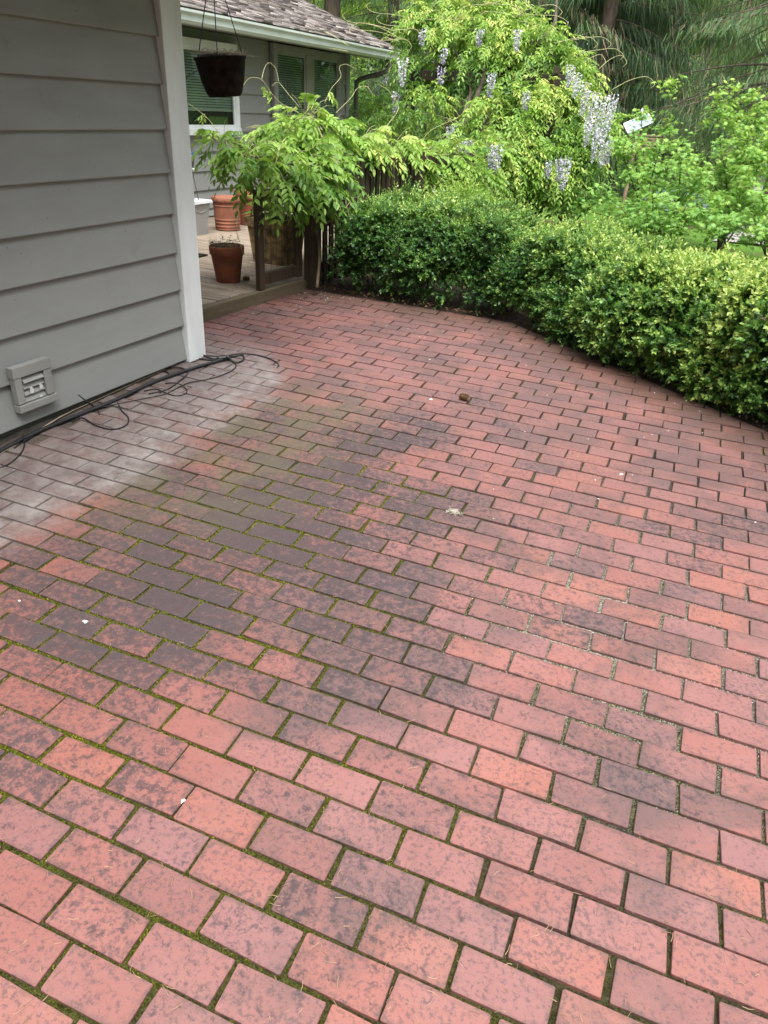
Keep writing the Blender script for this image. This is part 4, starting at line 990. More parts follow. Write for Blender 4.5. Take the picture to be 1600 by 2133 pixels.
# ================================================================== WISTERIA
def compound(R_, P, out, L, nl, lw, tint):
    """pinnate leaves: arrays of leaflets for anchors P with outward dirs"""
    n = len(P); d = unit(out * [1, 1, .4] + R_.normal(0, .35, (n, 3)) + np.array([0, 0, -.25])); side = unit(np.cross(d, np.array([0, 0, 1.0]) + R_.normal(0, .25, (n, 3)))); nr = np.cross(side, d)
    PP = []; AA = []; NN = []; TT = []; LL = []
    for k in range(nl):
        last = k == nl - 1; f = .22 + .78 * ((k // 2) / ((nl - 1) / 2)) if not last else 1.0; sg = 1 if k % 2 else -1
        droop = np.array([0, 0, -1.0]) * (f * f * .42 * L)[:, None]
        pos = P + d * (L * f)[:, None] + droop
        tang = unit(d + np.array([0, 0, -1.0]) * (.84 * f))
        ax = tang if last else unit(side * sg * .85 + tang * .55 + np.array([0, 0, -.38]))
        PP.append(pos); AA.append(unit(ax + R_.normal(0, .13, (n, 3)))); NN.append(nr + R_.normal(0, .22, (n, 3))); LL.append(lw * R_.uniform(.8, 1.2, n) * (.8 + .35 * math.sin(f * 2.6))); TT.append(tint + R_.normal(0, .06, n))
    return [np.concatenate(a) for a in (PP, AA, NN, LL, TT)], (P, d, L)
def racemes(R_, specs, parent):
    for (p, L, Rr, pale) in specs:
        n = int(170 * L / .3); f = ((np.arange(n) + R_.random(n)) / n) ** .85; a = R_.uniform(0, 6.28, n); rad = Rr * (1 - .75 * f) * R_.uniform(.55, 1.0, n)
        pos = np.array(p) + np.stack([rad * np.cos(a), rad * np.sin(a), -f * L], -1)
        ax = np.stack([np.cos(a), np.sin(a), -.35 * np.ones(n)], -1) + R_.normal(0, .4, (n, 3))
        k2 = max(6, int(L / .012)); pos = np.vstack([pos, np.array(p) + np.stack([np.zeros(k2), np.zeros(k2), -np.linspace(0, L * .97, k2)], -1)]); ax = np.vstack([ax, np.tile([.02, .01, -1.0], (k2, 1))]); n += k2; f = np.concatenate([f, np.full(k2, .9)])
        leaves('flower_cluster', pos, ax, R_.normal(0, 1, (n, 3)), R_.uniform(.017, .028, n), R_.uniform(.016, .026, n), np.clip(pale + R_.normal(0, .24, n) - .25 * f, 0, 1), LM_FLOW, parent, 'diamond')
def tendrils(name, lines, parent, r=.0028):
    for pts in lines:
        w = spline([P3(*q) for q in pts], 6); MB().tube(w, np.linspace(r, r * .5, len(w)), 5).build(name, M_VINE, parent, True)
w1 = empty('wisteria', (-.26, 2.4, .03), 'near wisteria draped over the gate and picket fence beside the deck', 'wisteria')
B1 = px_blobs([(466, 292, 5.25, .09), (520, 312, 5.25, .13), (512, 340, 5.15, .08), (572, 352, 5.15, .14), (590, 280, 5.6, .16), (635, 330, 5.5, .18), (640, 250, 5.8, .16), (690, 285, 5.9, .15), (645, 382, 5.4, .12), (690, 385, 5.6, .10), (722, 430, 5.6, .05),
                (690, 350, 5.7, .13), (750, 300, 6.3, .17), (815, 310, 6.8, .19), (870, 345, 7.2, .19), (925, 330, 7.6, .24), (985, 360, 7.9, .24), (1010, 320, 8.2, .22)])
P, v = blob_points(RNG, B1, 1150, .45, 1.0); N = len(P)
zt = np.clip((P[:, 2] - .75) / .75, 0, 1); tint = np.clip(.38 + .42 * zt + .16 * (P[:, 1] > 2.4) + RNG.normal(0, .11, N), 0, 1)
(PP, AA, NN, LL, TT), _ = compound(RNG, P, v, RNG.uniform(.14, .25, N), 11, .062, tint)
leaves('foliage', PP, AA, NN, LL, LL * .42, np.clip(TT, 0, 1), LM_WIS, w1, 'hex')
m = MB()
for k in range(0, N, 2):
    b = P[k]; d = unit(v[k] + [0, 0, -.2]); m.tube([b - d * .05, b + d * .08 - [0, 0, .006], b + d * .17 - [0, 0, .05]], .0016, 3)
m.build('leaf_stalks', M_VINE, w1)
m = MB()
for pts in ([(660, 600, 5.75), (665, 520, 5.75), (650, 430, 5.7), (640, 330, 5.7)], [(640, 330, 5.7), (560, 330, 5.4), (480, 320, 5.25)], [(650, 350, 5.7), (760, 320, 6.3), (880, 340, 7.2), (1000, 350, 8.0)], [(705, 470, 5.75), (690, 460, 5.6), (668, 470, 5.6), (655, 455, 5.55)]):
    w = spline([P3(*q) for q in pts], 8); m.tube(w, np.linspace(.014, .006, len(w)), 6)
m.build('woody_stem', M_TWIG, w1, True)
tendrils('tendril', [[(600, 228, 5.7), (570, 200, 5.6), (545, 166, 5.5), (520, 163, 5.45), (506, 180, 5.45)], [(545, 166, 5.5), (552, 140, 5.5), (562, 131, 5.5), (575, 145, 5.55), (581, 172, 5.55)],
                     [(625, 225, 5.75), (600, 195, 5.7), (580, 172, 5.7), (565, 180, 5.7)], [(470, 300, 5.2), (440, 255, 5.15), (410, 228, 5.1), (386, 212, 5.1)], [(676, 215, 5.85), (690, 185, 5.85), (710, 160, 5.85), (707, 140, 5.85), (722, 134, 5.85), (745, 146, 5.85)],
                     [(700, 235, 5.9), (730, 205, 6.0), (745, 184, 6.0), (765, 181, 6.0), (778, 200, 6.0)], [(495, 450, 5.1), (493, 480, 5.12), (500, 505, 5.15), (507, 530, 5.2)], [(800, 270, 6.8), (830, 225, 6.9), (810, 190, 6.9), (790, 178, 6.9)],
                     [(870, 305, 7.2), (900, 270, 7.2), (960, 240, 7.3), (975, 200, 7.3)]], w1)
# few pale leaves on the tendrils
tp = np.array([P3(*q) for q in ((428, 240, 5.13), (432, 236, 5.13), (560, 190, 5.55), (552, 196, 5.55), (545, 178, 5.5), (568, 200, 5.6), (690, 200, 5.85), (686, 190, 5.85), (418, 300, 5.15))]); N = len(tp)
(PP, AA, NN, LL, TT), _ = compound(RNG, tp, RNG.normal(0, .6, (N, 3)), np.full(N, .07), 9, .034, np.full(N, .85))
leaves('young_leaves', PP, AA, NN, LL, LL * .36, np.clip(TT, 0, 1), LM_WIS, w1, 'hex')
racemes(RNG, [(P3(785, 345, 6.4), .17, .035, .75), (P3(845, 372, 6.9), .22, .05, .55), (P3(895, 385, 7.1), .15, .05, .75), (P3(918, 392, 7.2), .15, .04, .8), (P3(722, 352, 5.9), .22, .035, .15), (P3(700, 380, 5.8), .2, .03, .15), (P3(860, 385, 7.0), .16, .035, .4)], w1)

# pergola that carries the second wisteria
perg = empty('pergola', (-.6, 7.0, -.1), 'dark timber pergola buried under the large wisteria', 'pergola')
PGX = (-1.55, .35); PGY = (6.75, 8.3)
for x in PGX:
    for y in PGY: MB().box((x - .05, y - .05, -.15), (x + .05, y + .05, 1.70), .005).build('post', M_PERG, perg)
for y in PGY: MB().box((PGX[0] - .10, y - .025, 1.702), (PGX[1] + .10, y + .025, 1.82), .004).build('beam', M_PERG, perg)
for k in range(6):
    x = PGX[0] + k * (PGX[1] - PGX[0]) / 5; MB().box((x - .02, PGY[0] - .12, 1.822), (x + .02, PGY[1] + .12, 1.90), .003).build('rafter', M_PERG, perg)
MB().box((PGX[0] - .02, PGY[0] - .02, 1.15), (PGX[1], PGY[0] + .02, 1.22), .003).build('rail', M_PERG, perg)
w2 = empty('wisteria', (-.2, 6.9, -.1), 'large wisteria mound over the pergola hung with lavender flower clusters', 'wisteria')
B2 = px_blobs([(1000, 110, 9.3, .55), (920, 70, 9.4, .50), (893, 125, 9.4, .33), (960, 10, 9.5, .50), (890, 215, 9.0, .30), (1090, 150, 9.2, .48), (1050, 250, 8.8, .40), (1130, 230, 9.0, .42), (1180, 250, 9.1, .40), (1120, 310, 8.8, .36), (1190, 330, 9.0, .32), (1060, 350, 8.5, .30),
                (980, 300, 8.6, .24), (1240, 270, 9.2, .28), (1265, 210, 9.4, .20), (1170, 160, 9.3, .34), (1040, 60, 9.4, .42), (1000, 390, 8.0, .20), (872, 60, 9.6, .22), (1120, 95, 9.2, .38), (1190, 180, 9.2, .34), (1228, 235, 9.2, .28), (1150, 370, 8.7, .24)])
P, v = blob_points(RNG, B2, 6800, .62, 1.06); kq = fbm(P, 3.2, 66) > .44; P, v = P[kq], v[kq]; N = len(P)
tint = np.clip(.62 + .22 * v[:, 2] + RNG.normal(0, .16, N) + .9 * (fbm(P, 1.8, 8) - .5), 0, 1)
(PP, AA, NN, LL, TT), _ = compound(RNG, P, v, RNG.uniform(.15, .26, N), 9, .058, tint)
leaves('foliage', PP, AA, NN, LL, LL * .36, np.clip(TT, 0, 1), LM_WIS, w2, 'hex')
# thin veil of hanging leaves in the shade beside the house corner
B3 = px_blobs([(775, 215, 11.6, .35), (805, 190, 11.5, .28), (765, 265, 11.2, .3), (760, 190, 12.2, .35), (810, 250, 10.6, .25)])
P3b, v3 = blob_points(RNG, B3, 420, .2, 1.05); N3 = len(P3b)
(PP, AA, NN, LL, TT), _ = compound(RNG, P3b, v3, RNG.uniform(.12, .22, N3), 9, .05, np.clip(.38 + RNG.normal(0, .15, N3), 0, 1))
leaves('shaded_leaves', PP, AA, NN, LL, LL * .36, np.clip(TT, 0, 1), LM_WIS, w2, 'hex')
spec = []
for a, b, d, L, R_, pl in ((840, 118, 9.4, .36, .07, .9), (803, 140, 11.4, .26, .08, .8), (770, 160, 11.6, .24, .10, .65), (785, 170, 11.6, .22, .08, .6), (925, 100, 8.8, .18, .05, .6), (1080, 60, 8.6, .24, .045, .8), (1025, 150, 8.4, .27, .05, .75), (920, 138, 8.6, .2, .05, .5), (1038, 300, 8.1, .30, .07, .7),
                           (1026, 305, 8.1, .26, .05, .6), (1098, 190, 8.3, .2, .05, .5), (1180, 325, 8.5, .40, .075, .7), (1168, 330, 8.5, .26, .05, .6), (1145, 335, 8.5, .2, .04, .6), (940, 262, 8.2, .16, .05, .6), (975, 290, 8.0, .2, .05, .5), (958, 290, 8.1, .2, .04, .5),
                           (1222, 170, 8.8, .40, .06, .9), (1238, 190, 8.8, .45, .07, .95), (1255, 200, 8.9, .5, .07, .95), (1268, 215, 8.9, .48, .06, .95), (1280, 195, 9.0, .45, .055, .9), (1246, 265, 8.8, .42, .06, .85), (1262, 280, 8.9, .4, .06, .9), (1272, 290, 9, .3, .05, .85), (1205, 150, 8.9, .3, .06, .9),
                           (1190, 135, 8.9, .26, .05, .85), (1230, 240, 8.8, .36, .06, .9), (850, 300, 9.5, .25, .05, .5), (825, 190, 9.8, .3, .05, .55), (1000, 60, 8.9, .2, .05, .6), (880, 60, 8.9, .18, .05, .6)):
    spec.append((P3(a, b, d - .45), L * .85, R_ * .95, min(1, pl + .08)))
racemes(RNG, spec, w2)
tl2 = []
for k in range(46):
    a = random.choice([(1150, 60), (1080, 20), (1040, 5), (900, 20), (820, 60), (760, 80), (1230, 120), (1180, 90), (1000, 280), (1100, 380), (1000, 450), (950, 260), (1260, 180)]); x0 = a[0] + random.uniform(-40, 40); y0 = a[1] + random.uniform(-10, 30); d = 9.0 + random.uniform(-.3, .3)
    sx = random.choice((-1, 1)); L = random.uniform(40, 120); up = random.uniform(-40, 12)
    tl2.append([(x0, y0, d), (x0 + sx * L * .4, y0 + up * .7, d), (x0 + sx * L * .8, y0 + up, d), (x0 + sx * L, y0 + up + 14, d), (x0 + sx * (L - 8), y0 + up + 24, d)])
for a in ((830, 20), (850, 45), (780, 40), (790, 55)): tl2.append([(a[0] + 60, a[1] + 30, 9.5), (a[0], a[1] + 12, 9.5), (a[0] - 50, a[1] + 6, 9.5), (a[0] - 66, a[1] - 6, 9.5), (a[0] - 60, a[1] - 14, 9.5)])
tendrils('tendril', tl2, w2, .0042)
m = MB()
for pts in ([(970, 460, 8.9), (975, 380, 8.9), (960, 280, 9.0), (980, 180, 9.1), (940, 90, 9.3)], [(985, 460, 8.9), (1000, 350, 8.9), (1010, 250, 9.0), (1090, 180, 9.1)], [(1090, 100, 9.2), (1150, 60, 9.3), (1160, 0, 9.4)], [(960, 280, 9), (1005, 170, 9.0), (1010, 130, 9.1)], [(1120, 90, 9.2), (1170, 105, 9.3), (1185, 130, 9.3)]):
    w = spline([P3(*q) for q in pts], 8); m.tube(w, np.linspace(.035, .014, len(w)), 7)
b0 = P3(975, 460, 8.9); m.tube([(b0[0], b0[1], -.14), tuple(b0)], .038, 7)
m.build('woody_stem', M_BARK, w2, True)

# ================================================================== MAPLE SHRUBS
def maple(label, base, targets, nleaf, seed, tint0, size=.078, group='young maples beyond the boxwoods'):
    R_ = np.random.default_rng(seed); base = np.array(base); o = empty('maple_shrub', tuple(base), label, 'shrub', group); m = MB(); ends = []
    for tg in targets:
        tg = np.array(tg); mid = base + (tg - base) * .5 + np.array([R_.normal(0, .08), R_.normal(0, .08), .12]); w = spline([base + R_.normal(0, .02, 3) * [1, 1, 0], mid, tg], 8); m.tube(w, np.linspace(.013, .0035, len(w)), 6)
        for q in range(6):
            i = R_.integers(5, len(w)); b = w[i]; L = R_.uniform(.15, .5) * (1.25 - i / len(w)); dv = unit(np.array([R_.normal(), R_.normal(), R_.normal(.25, .35)])); e = b + dv * L + [0, 0, .03]; m.tube(spline([b, (b + e) / 2 + [0, 0, .02], e], 3), np.linspace(.005, .0018, 7), 4)
            for f in np.linspace(.25, 1, 5): ends.append(b + (e - b) * f)
        for i in range(6, len(w)): ends.append(w[i])
    m.build('stems', M_TWIG, o, True)
    E_ = np.array(ends); k = R_.integers(0, len(E_), nleaf); P = E_[k] + R_.normal(0, .055, (nleaf, 3)) * [1, 1, .55]; a = R_.uniform(0, 6.28, nleaf)
    ax = np.stack([np.cos(a), np.sin(a), R_.normal(-.35, .25, nleaf)], -1); nr = np.array([0, 0, 1.0]) + R_.normal(0, .32, (nleaf, 3))
    zt = (P[:, 2] - P[:, 2].min()) / (np.ptp(P[:, 2]) + .01); clump = fbm(P, 4, seed)
    sz = R_.uniform(.65, 1.15, nleaf) * size
    leaves('foliage', P, ax, nr, sz * .62, sz * .62, np.clip(tint0 + .25 * zt + .45 * (clump - .5) + R_.normal(0, .10, nleaf), 0, 1), LM_MAP, o, 'maple')
    return o
def tg(L): return [P3(*q) for q in L]
b1 = onZ(1345, 540, -.1)
maple('bright green multi-stemmed maple behind the middle boxwood', (b1[0], b1[1], -.12), tg([(1250, 400, 7.8), (1290, 300, 8.0), (1310, 360, 7.6), (1335, 230, 8.2), (1380, 290, 7.8), (1398, 180, 8.4), (1420, 330, 7.6), (1450, 270, 8.2), (1470, 360, 7.5), (1360, 400, 7.3), (1300, 440, 7.4), (1430, 430, 7.3), (1230, 440, 8.0), (1390, 240, 8.6), (1340, 330, 8.6), (1440, 390, 7.8), (1470, 440, 7.6), (1405, 470, 7.4), (1345, 460, 7.4), (1490, 400, 8.2), (1320, 270, 8.0)]), 5200, 1, .58)
b2 = onZ(1500, 520, -.1)
maple('leafy green maple at the right behind the bright boxwood', (b2[0], b2[1], -.12), tg([(1490, 200, 8.6), (1530, 190, 8.8), (1500, 300, 8.2), (1560, 280, 8.4), (1540, 380, 7.9), (1590, 330, 8.2), (1480, 420, 7.7), (1570, 450, 7.6), (1520, 460, 7.4), (1580, 230, 8.8), (1620, 280, 8.6), (1450, 330, 8.6), (1610, 420, 7.8), (1510, 410, 7.9), (1555, 330, 8.3), (1460, 470, 7.6), (1500, 480, 7.5), (1560, 205, 8.8), (1600, 195, 9.0), (1515, 235, 8.6), (1590, 300, 8.3), (1570, 400, 7.9)]), 5800, 2, .64)
b4 = onZ(1600, 545, -.1)
maple('pale leafy maple with a dark trunk cut by the right picture edge', (b4[0], b4[1], -.12), tg([(1590, 420, 7.4), (1560, 350, 7.8), (1640, 300, 7.8), (1600, 250, 8.2), (1680, 400, 7.4), (1700, 280, 8), (1575, 480, 7.0), (1640, 470, 7.2)]), 2600, 4, .64)
b3 = onZ(1185, 470, -.1)
maple('dull green maple sapling below the end of the wisteria', (b3[0], b3[1], -.12), tg([(1150, 330, 9.4), (1190, 300, 9.6), (1215, 350, 9.2), (1170, 400, 9.0), (1240, 390, 9.0), (1220, 420, 8.8), (1130, 420, 9.0), (1190, 440, 8.8)]), 1900, 3, .30)

# ================================================================== TREES BEYOND
def conifer(label, px, depth, H, Rm, seed, tint0=.35, dens=1.0, zlow=.6, brown=.06, trunk_r=.2, strand=(.16, .45), sw=.017, zbase=None):
    R_ = np.random.default_rng(seed); p = P3(px, 250, depth); bz = float(ground_z(np.array([p[0]]), np.array([p[1]]))[0]) - .05 if zbase is None else zbase
    o = empty('conifer', (p[0], p[1], bz), label, 'tree', 'conifers beyond the garden'); base = np.array([p[0], p[1], bz])
    _tr = MB().tube([base + [0, 0, H * f] for f in (0, .03, .1, .3, .6, 1)], [trunk_r * q for q in (1.35, 1.1, 1, .8, .5, .06)], 12); m = _tr
    nb = int(95 * dens); PP = []; DD = []; LLn = []; TT = []
    for k in range(nb):
        h = zlow + (H - zlow) * (R_.random() ** 1.7); az = R_.uniform(0, 6.283); L = Rm * (1 - h / H) ** .75 * R_.uniform(.75, 1.1); up = R_.uniform(-.15, .18)
        d = np.array([math.cos(az), math.sin(az), 0]); sd = np.array([-math.sin(az), math.cos(az), 0])
        def curve(s): return base + np.array([0, 0, h]) + d * (s * L) + np.array([0, 0, 1.0]) * (up * s * L - .30 * s * s * L + .16 * max(0, s - .7) * L)
        ss = np.linspace(0, 1, 8); m.tube([curve(s) for s in ss], np.linspace(.014 * L / 2 + .005, .003, 8), 5)
        n = int(300 * max(.25, L / Rm)); s = R_.uniform(.12, 1.03, n); lat = R_.normal(0, .16, n) * L * np.sqrt(s) * 1.1
        pos = base + np.array([0, 0, h]) + d * (s * L)[:, None] + sd * lat[:, None]; pos[:, 2] += up * s * L - .30 * s * s * L + .16 * np.maximum(0, s - .7) * L - .12 * np.abs(lat)
        PP.append(pos); DD.append(np.array([0, 0, -1.0]) + d * R_.uniform(.0, .7) + R_.normal(0, .22, (n, 3))); LLn.append(R_.uniform(*strand, n)); bt = R_.normal(0, .12)
        TT.append(np.where(R_.random(n) < brown, 1.0, np.clip(tint0 + bt + R_.normal(0, .10, n), 0, .9)))
    m.build('trunk', M_BARK, o, True)
    PP = np.concatenate(PP); N = len(PP); LLn = np.concatenate(LLn)
    leaves('crown', PP, np.concatenate(DD), R_.normal(0, 1, (N, 3)) + [0, 0, .01], LLn, sw * R_.uniform(.6, 1.3, N), np.concatenate(TT), LM_CON, o, 'strand')
    return o
conifer('tall conifer with a thick bare grey-brown trunk behind the roof', 690, 20, 16, 3.2, 11, .42, .8, 4.2, .04, .24)
conifer('dark conifer between the roof trunk and the wisteria', 810, 23, 15, 3.4, 12, .44, 1.0, .8, .05)
conifer('dark conifer rising straight behind the wisteria crown', 960, 21, 15, 3.2, 13, .30, 1.0, .8, .06)
conifer('conifer with brown hanging twigs right of the wisteria crown', 1105, 17, 14, 2.7, 14, .30, 1.4, .8, .34, .13)
conifer('weeping dark green conifer above the lavender clusters', 1235, 16.5, 14, 2.5, 15, .24, 1.5, .5, .05, .2, (.25, .7), .016)
conifer('weeping green conifer hanging over the middle of the maples', 1370, 18, 14, 2.6, 16, .44, 1.3, .4, .05, .2, (.25, .65), .016)
conifer('pale green conifer further back on the right', 1440, 26, 16, 3.4, 17, .72, 1.0, .6, .04)
conifer('dark feathery conifer leaning over the top right corner', 1660, 12.5, 13, 3.1, 18, .34, 2.2, 2.0, .16, .22, (.08, .22), .011)
conifer('grey-green conifer behind the maples at the right edge', 1570, 20, 14, 2.8, 19, .58, 1.1, .5, .08)
conifer('far conifer at the left above the house roof', 560, 26, 17, 3.6, 20, .40, .9, 1.0, .04)
def broadleaf(label, px, depth, H, R0, seed, n, tint0, zc=.55):
    R_ = np.random.default_rng(seed); p = P3(px, 250, depth); bz = float(ground_z(np.array([p[0]]), np.array([p[1]]))[0]) - .05; base = np.array([p[0], p[1], bz])
    o = empty('broadleaf_tree', tuple(base), label, 'tree', 'leafy trees in the distance'); m = MB(); m.tube([base, base + [0.1, 0, H * .4], base + [0, .1, H * .8]], [.14, .10, .03], 8); blobs = []
    for k in range(16):
        a = R_.uniform(0, 6.28); h = R_.uniform(.18, .95) * H; r = R0 * math.sin(min(1, h / H * .9 + .12) * math.pi) ** .6 * R_.uniform(.4, .9); c = base + [r * math.cos(a), r * math.sin(a), h]; blobs.append((*c, R0 * R_.uniform(.3, .5))); m.tube([base + [0, 0, h * .6], (base + [0, 0, h * .75] + c) / 2, c], [.05, .03, .012], 5)
    m.build('trunk', M_BARK, o, True); P, v = blob_points(R_, blobs, n, .4, 1.1); N = len(P)
    leaves('crown', P, R_.normal(0, 1, (N, 3)) + [0, 0, -.3], R_.normal(0, .7, (N, 3)) + [0, 0, 1], R_.uniform(.10, .18, N), R_.uniform(.06, .11, N), np.clip(tint0 + .25 * v[:, 2] + R_.normal(0, .13, N), 0, 1), LM_BRO, o, 'diamond'); return o
broadleaf('sunlit yellow-green leafy tree behind the roof trunk', 640, 30, 10, 3.0, 31, 9000, .62)
broadleaf('pale leafy tree between the dark conifers behind the roof edge', 745, 34, 9, 3.2, 32, 9000, .45)
broadleaf('pale leafy tree glimpsed right of the weeping conifers', 1440, 36, 9, 3.4, 33, 9000, .40)
broadleaf('leafy tree far behind the right-hand maples', 1560, 34, 8, 3.2, 34, 8000, .34)
# the wood closing the view: one mass nobody could count
n = 52000; a = RNG.uniform(-.95, .95, n); r = RNG.uniform(38, 52, n); th = math.atan2(.805, -.345) + a; P = np.stack([CAM_C[0] + r * np.cos(th), CAM_C[1] + r * np.sin(th), np.zeros(n)], -1)
hmax = 11 + 5 * (fbm(P[:, :2], .12, 55) - .5) * 2; P[:, 2] = 1.0 + RNG.random(n) ** .9 * hmax
o = leaves('far_wood', P, RNG.normal(0, .6, (n, 3)) + [0, 0, -1], RNG.normal(0, 1, (n, 3)), RNG.uniform(.5, 1.1, n), RNG.uniform(.22, .45, n), np.clip(.42 + .5 * (fbm(P, .22, 3) - .5) + RNG.normal(0, .1, n), 0, .9), LM_CON, None, 'diamond')
tag(o, 'dim green wood closing the view behind the garden trees', 'wood', kind='stuff')

# unseen wood round the right and behind, added to block low sky
n = 30000; th = RNG.uniform(RAD(-120), RAD(38), n); r = RNG.uniform(10.5, 15.5, n); P = np.stack([CAM_C[0] - 1 + r * np.cos(th), CAM_C[1] + 1.5 + r * np.sin(th), np.zeros(n)], -1)
hmax = 12 + 4 * (fbm(P[:, :2], .2, 57) - .5) * 2; P[:, 2] = -.2 + RNG.random(n) ** .9 * hmax
o = leaves('shade_wood', P, RNG.normal(0, .6, (n, 3)) + [0, 0, -1], RNG.normal(0, 1, (n, 3)), RNG.uniform(.35, .8, n), RNG.uniform(.16, .32, n), np.clip(.35 + .5 * (fbm(P, .3, 3) - .5) + RNG.normal(0, .1, n), 0, .9), LM_CON, None, 'diamond')
tag(o, 'unseen dim wood added round the open side to shade the wall', 'wood', kind='stuff')

# tilted pale panel on a slatted stand, and a blue-grey tarp, far among the shrubs
pc = P3(1330, 258, 12.0); pan = empty('garden_panel', (pc[0], pc[1], -.05), 'tilted pale blue white-rimmed panel above brown slats among the shrubs', 'garden ornament')
fw = -CAM_R[:, 2].copy(); fw[2] = 0; fw /= np.linalg.norm(fw); rt = np.array([fw[1], -fw[0], 0.0])
upv = unit(np.array([0, 0, 1.0]) * .72 + fw * .69); ax1 = unit(rt * .86 + np.array([0, 0, 1.0]) * .42 ); ax2 = unit(np.cross(np.cross(ax1, upv), ax1)); nv = np.cross(ax1, ax2)
def slab(c, e1, e2, e3, a, b, t, name, mat):
    V = [c + e1 * a * i + e2 * b * j + e3 * t * k for k in (-1, 1) for i, j in ((-1, -1), (1, -1), (1, 1), (-1, 1))]
    return MB().add(V, [(3, 2, 1, 0), (4, 5, 6, 7), (0, 1, 5, 4), (1, 2, 6, 5), (2, 3, 7, 6), (3, 0, 4, 7)]).build(name, mat, pan)
slab(pc, ax1, ax2, nv, .19, .10, .006, 'sheet', M_PALEBLUE)
slab(pc + ax2 * .11, ax1, ax2, nv, .20, .010, .016, 'rim', M_WHITE); slab(pc - ax1 * .20, ax1, ax2, nv, .010, .10, .016, 'rim', M_WHITE); slab(pc + ax1 * .20, ax1, ax2, nv, .010, .10, .016, 'rim', M_WHITE)
t0 = pc + ax1 * .05 + ax2 * .10; MB().tube([t0, t0 + [0, 0, .04] + rt * .01, t0 + np.array([0, 0, .10]) + rt * .02, t0 + np.array([0, 0, .15]) + rt * .03], [.018, .032, .026, .004], 8).build('upright_blade', M_WHITE, pan, True)
MB().tube([(pc[0], pc[1], -.12), tuple(pc - nv * .01)], .03, 8).build('post', M_SLAT, pan)
for k in range(5): 
    c = pc + rt * .22 + np.array([0, 0, -.16 - k * .045]); MB().beam(c - rt * .24, c + rt * .24, .03, .026).build('slat', M_SLAT, pan)
for sgn in (-1, 1):
    c = pc + rt * (.22 + sgn * .20); MB().beam(c + [0, 0, -.13] + fw * .03, np.array([c[0], c[1], -.12]) + fw * .03, .03, .03, up=fw).build('slat_leg', M_SLAT, pan)
tcn = onZ(1440, 378, .15); nT = 15; TV = []
for i in range(nT):
    for j in range(nT):
        a, b = i / (nT - 1) * 2 - 1, j / (nT - 1) * 2 - 1; q = max(0, 1 - a * a) * max(0, 1 - b * b)
        TV.append((tcn[0] + a * .75, tcn[1] - 4 + b * .7, -.11 + .30 * q ** .5 + .05 * random.random() * q))
o = MB().add(TV, [(i * nT + j, (i + 1) * nT + j, (i + 1) * nT + j + 1, i * nT + j + 1) for i in range(nT - 1) for j in range(nT - 1)]).build('tarp_heap', M_TARP, None, True); tag(o, 'low heap under a blue-grey tarp seen through the maples', 'tarp')

# ================================================================== SMALL THINGS ON THE PATIO
pcn = onPat(966, 834); cone_thing('pine_cone', 'brown open pine cone lying alone on the bricks mid patio', tuple(pcn), .052, .020, -.25, 90)
# frayed pale lichen tuft in a chipped joint
dz = onPat(945, 1068, .001); tf = empty('lichen_tuft', tuple(dz), 'pale frayed lichen tuft in a chipped brick joint', 'debris'); m = MB()
for k in range(60):
    b = dz + np.array([random.gauss(0, .009), random.gauss(0, .006), 0]); m.tube([b, b + np.array([random.gauss(0, .008), random.gauss(0, .008), random.uniform(.002, .012)]), b + np.array([random.gauss(0, .011), random.gauss(0, .010), random.uniform(0, .007)])], .0011, 4)
m.build('strands', M_LICHEN, tf)
ws = onPat(1117, 690); wd = empty('weed', tuple(ws), 'small grey-green weed growing at the bend of the patio edge', 'plant'); n = 90; a = RNG.uniform(0, 6.28, n); P = np.tile(ws, (n, 1)) + np.stack([RNG.normal(0, .018, n), RNG.normal(0, .018, n), RNG.uniform(0, .03, n)], -1)
leaves('foliage', P, np.stack([np.cos(a), np.sin(a), RNG.uniform(.1, 1, n)], -1), RNG.normal(0, .4, (n, 3)) + [0, 0, 1], RNG.uniform(.02, .05, n), RNG.uniform(.004, .009, n), RNG.uniform(.3, 1, n), LM_GREY, wd, 'hex')
for k, (px, py, r, lb) in enumerate(((178, 1295, .0085, 'round white bird dropping on a dark brick at the left'), (40, 1252, .004, 'tiny white fleck on a brick at the left edge'), (1295, 988, .009, 'curled white flake on the bricks at the right'), (898, 832, .010, 'whitish lichen flake beside the pine cone'), (1240, 1000, .004, 'small pale fleck left of the white flake'), (380, 1668, .008, 'pale crumb in a joint at lower left'))):
    c = onPat(px, py, .0005); m = MB(); V = [c + PN * .0022 + np.array([random.gauss(0, r * .1), random.gauss(0, r * .1), 0])]; q = 11
    for i in range(q): an = i * 2 * math.pi / q; R_ = r * random.uniform(.6, 1.25); V.append(c + np.array([R_ * math.cos(an), R_ * math.sin(an), 0]) + PN * .0006)
    o = m.add(V, [(0, 1 + i, 1 + (i + 1) % q) for i in range(q)]).build('flake', M_BIRD, None, True); tag(o, lb, 'debris')
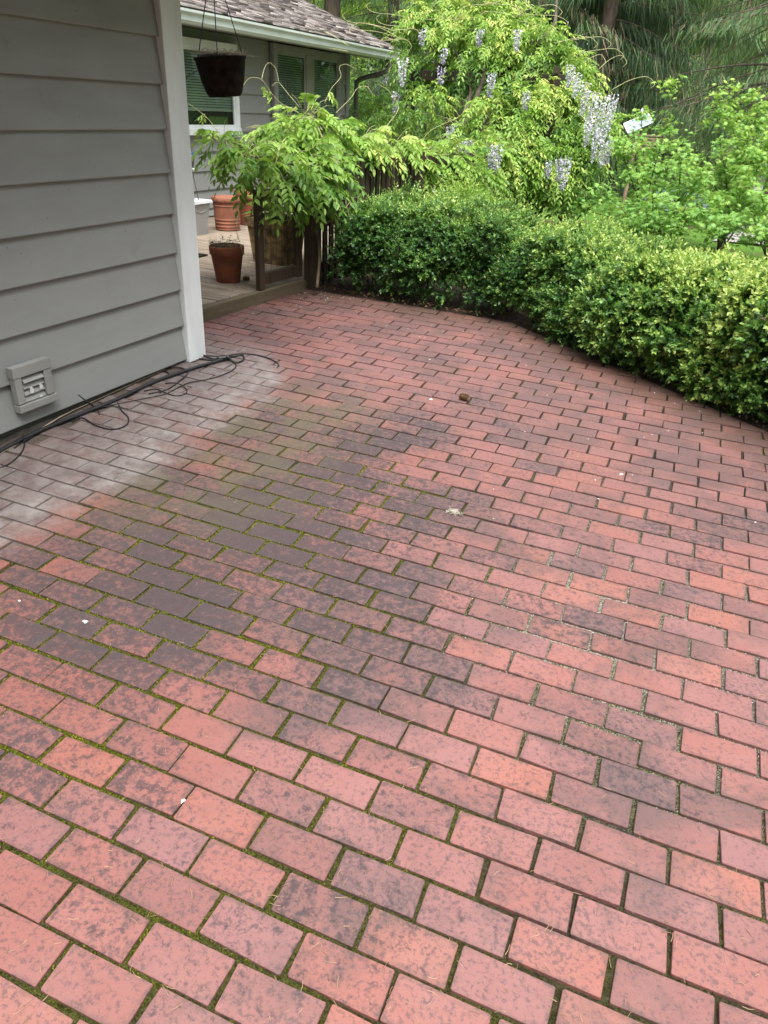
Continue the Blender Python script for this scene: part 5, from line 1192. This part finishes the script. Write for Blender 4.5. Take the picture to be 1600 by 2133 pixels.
# fallen petals (uncountable) by the deck, and along the hedge
P = []
for px, py, sx, sy, k in ((650, 610, 55, 10, 130), (560, 640, 60, 22, 40), (760, 640, 90, 20, 40), (1000, 690, 140, 25, 20), (1400, 880, 140, 50, 16), (1250, 1000, 250, 120, 14)):
    for _ in range(k):
        p = onPat(px + random.gauss(0, sx), py + random.gauss(0, sy) , .002)
        if edge_dist(p[0], p[1]) < -.01 and p[0] > deck_x(p[1]) + .03: P.append(p)
for _ in range(70):
    p = onZ(random.uniform(430, 625), random.uniform(540, 625), DZ + .002)
    if deck_x(p[1]) - .08 > p[0] > -2.9 and p[1] > .12 and p[1] < 4: P.append(p)
P = np.array(P); N = len(P); a = RNG.uniform(0, 6.28, N)
o = leaves('fallen_petals', P, np.stack([np.cos(a), np.sin(a), RNG.normal(0, .15, N)], -1), RNG.normal(0, .25, (N, 3)) + [0, 0, 1], RNG.uniform(.006, .012, N), RNG.uniform(.004, .008, N), RNG.random(N), M_PETAL, None, 'hex'); tag(o, 'scattered pale fallen petals on deck and bricks', 'petals', kind='stuff')
# dry fir needles strewn over the bricks
m = MB()
for _ in range(480):
    px, py = random.uniform(-50, 1650), 900 + 1250 * random.random() ** .75; p = onPat(px, py, .0014)
    if p[0] < .1 or edge_dist(p[0], p[1]) > -.05: continue
    a = random.uniform(0, 6.28); L = random.uniform(.010, .026); b = random.uniform(-.5, .5); d = np.array([math.cos(a), math.sin(a), 0]); e = np.array([-d[1], d[0], 0])
    m.tube([p - d * L / 2, p + e * L * b * .35 + PN * .001, p + d * L / 2], .00055, 3)
tag(m.build('fir_needles', M_NEEDLE), 'dry fir needles strewn over the bricks', 'needles', kind='stuff')
# leaf litter under the hedge
n = 2600; s = RNG.uniform(0, .86, n); ex, ey, nx, ny = edge_at(s); w = .01 + .45 * RNG.random(n) ** 1.5; P = np.stack([ex + nx * w, ey + ny * w, patz(ex, ey) + .012 + .02 * RNG.random(n)], -1); a = RNG.uniform(0, 6.28, n)
o = leaves('leaf_litter', P, np.stack([np.cos(a), np.sin(a), RNG.normal(0, .3, n)], -1), RNG.normal(0, .4, (n, 3)) + [0, 0, 1], RNG.uniform(.012, .03, n), RNG.uniform(.006, .014, n), RNG.random(n), plain('litter', (.16, .095, .05), .9, .5, 60, 0), None, 'diamond'); tag(o, 'brown leaf litter under the boxwoods', 'leaf litter', kind='stuff')
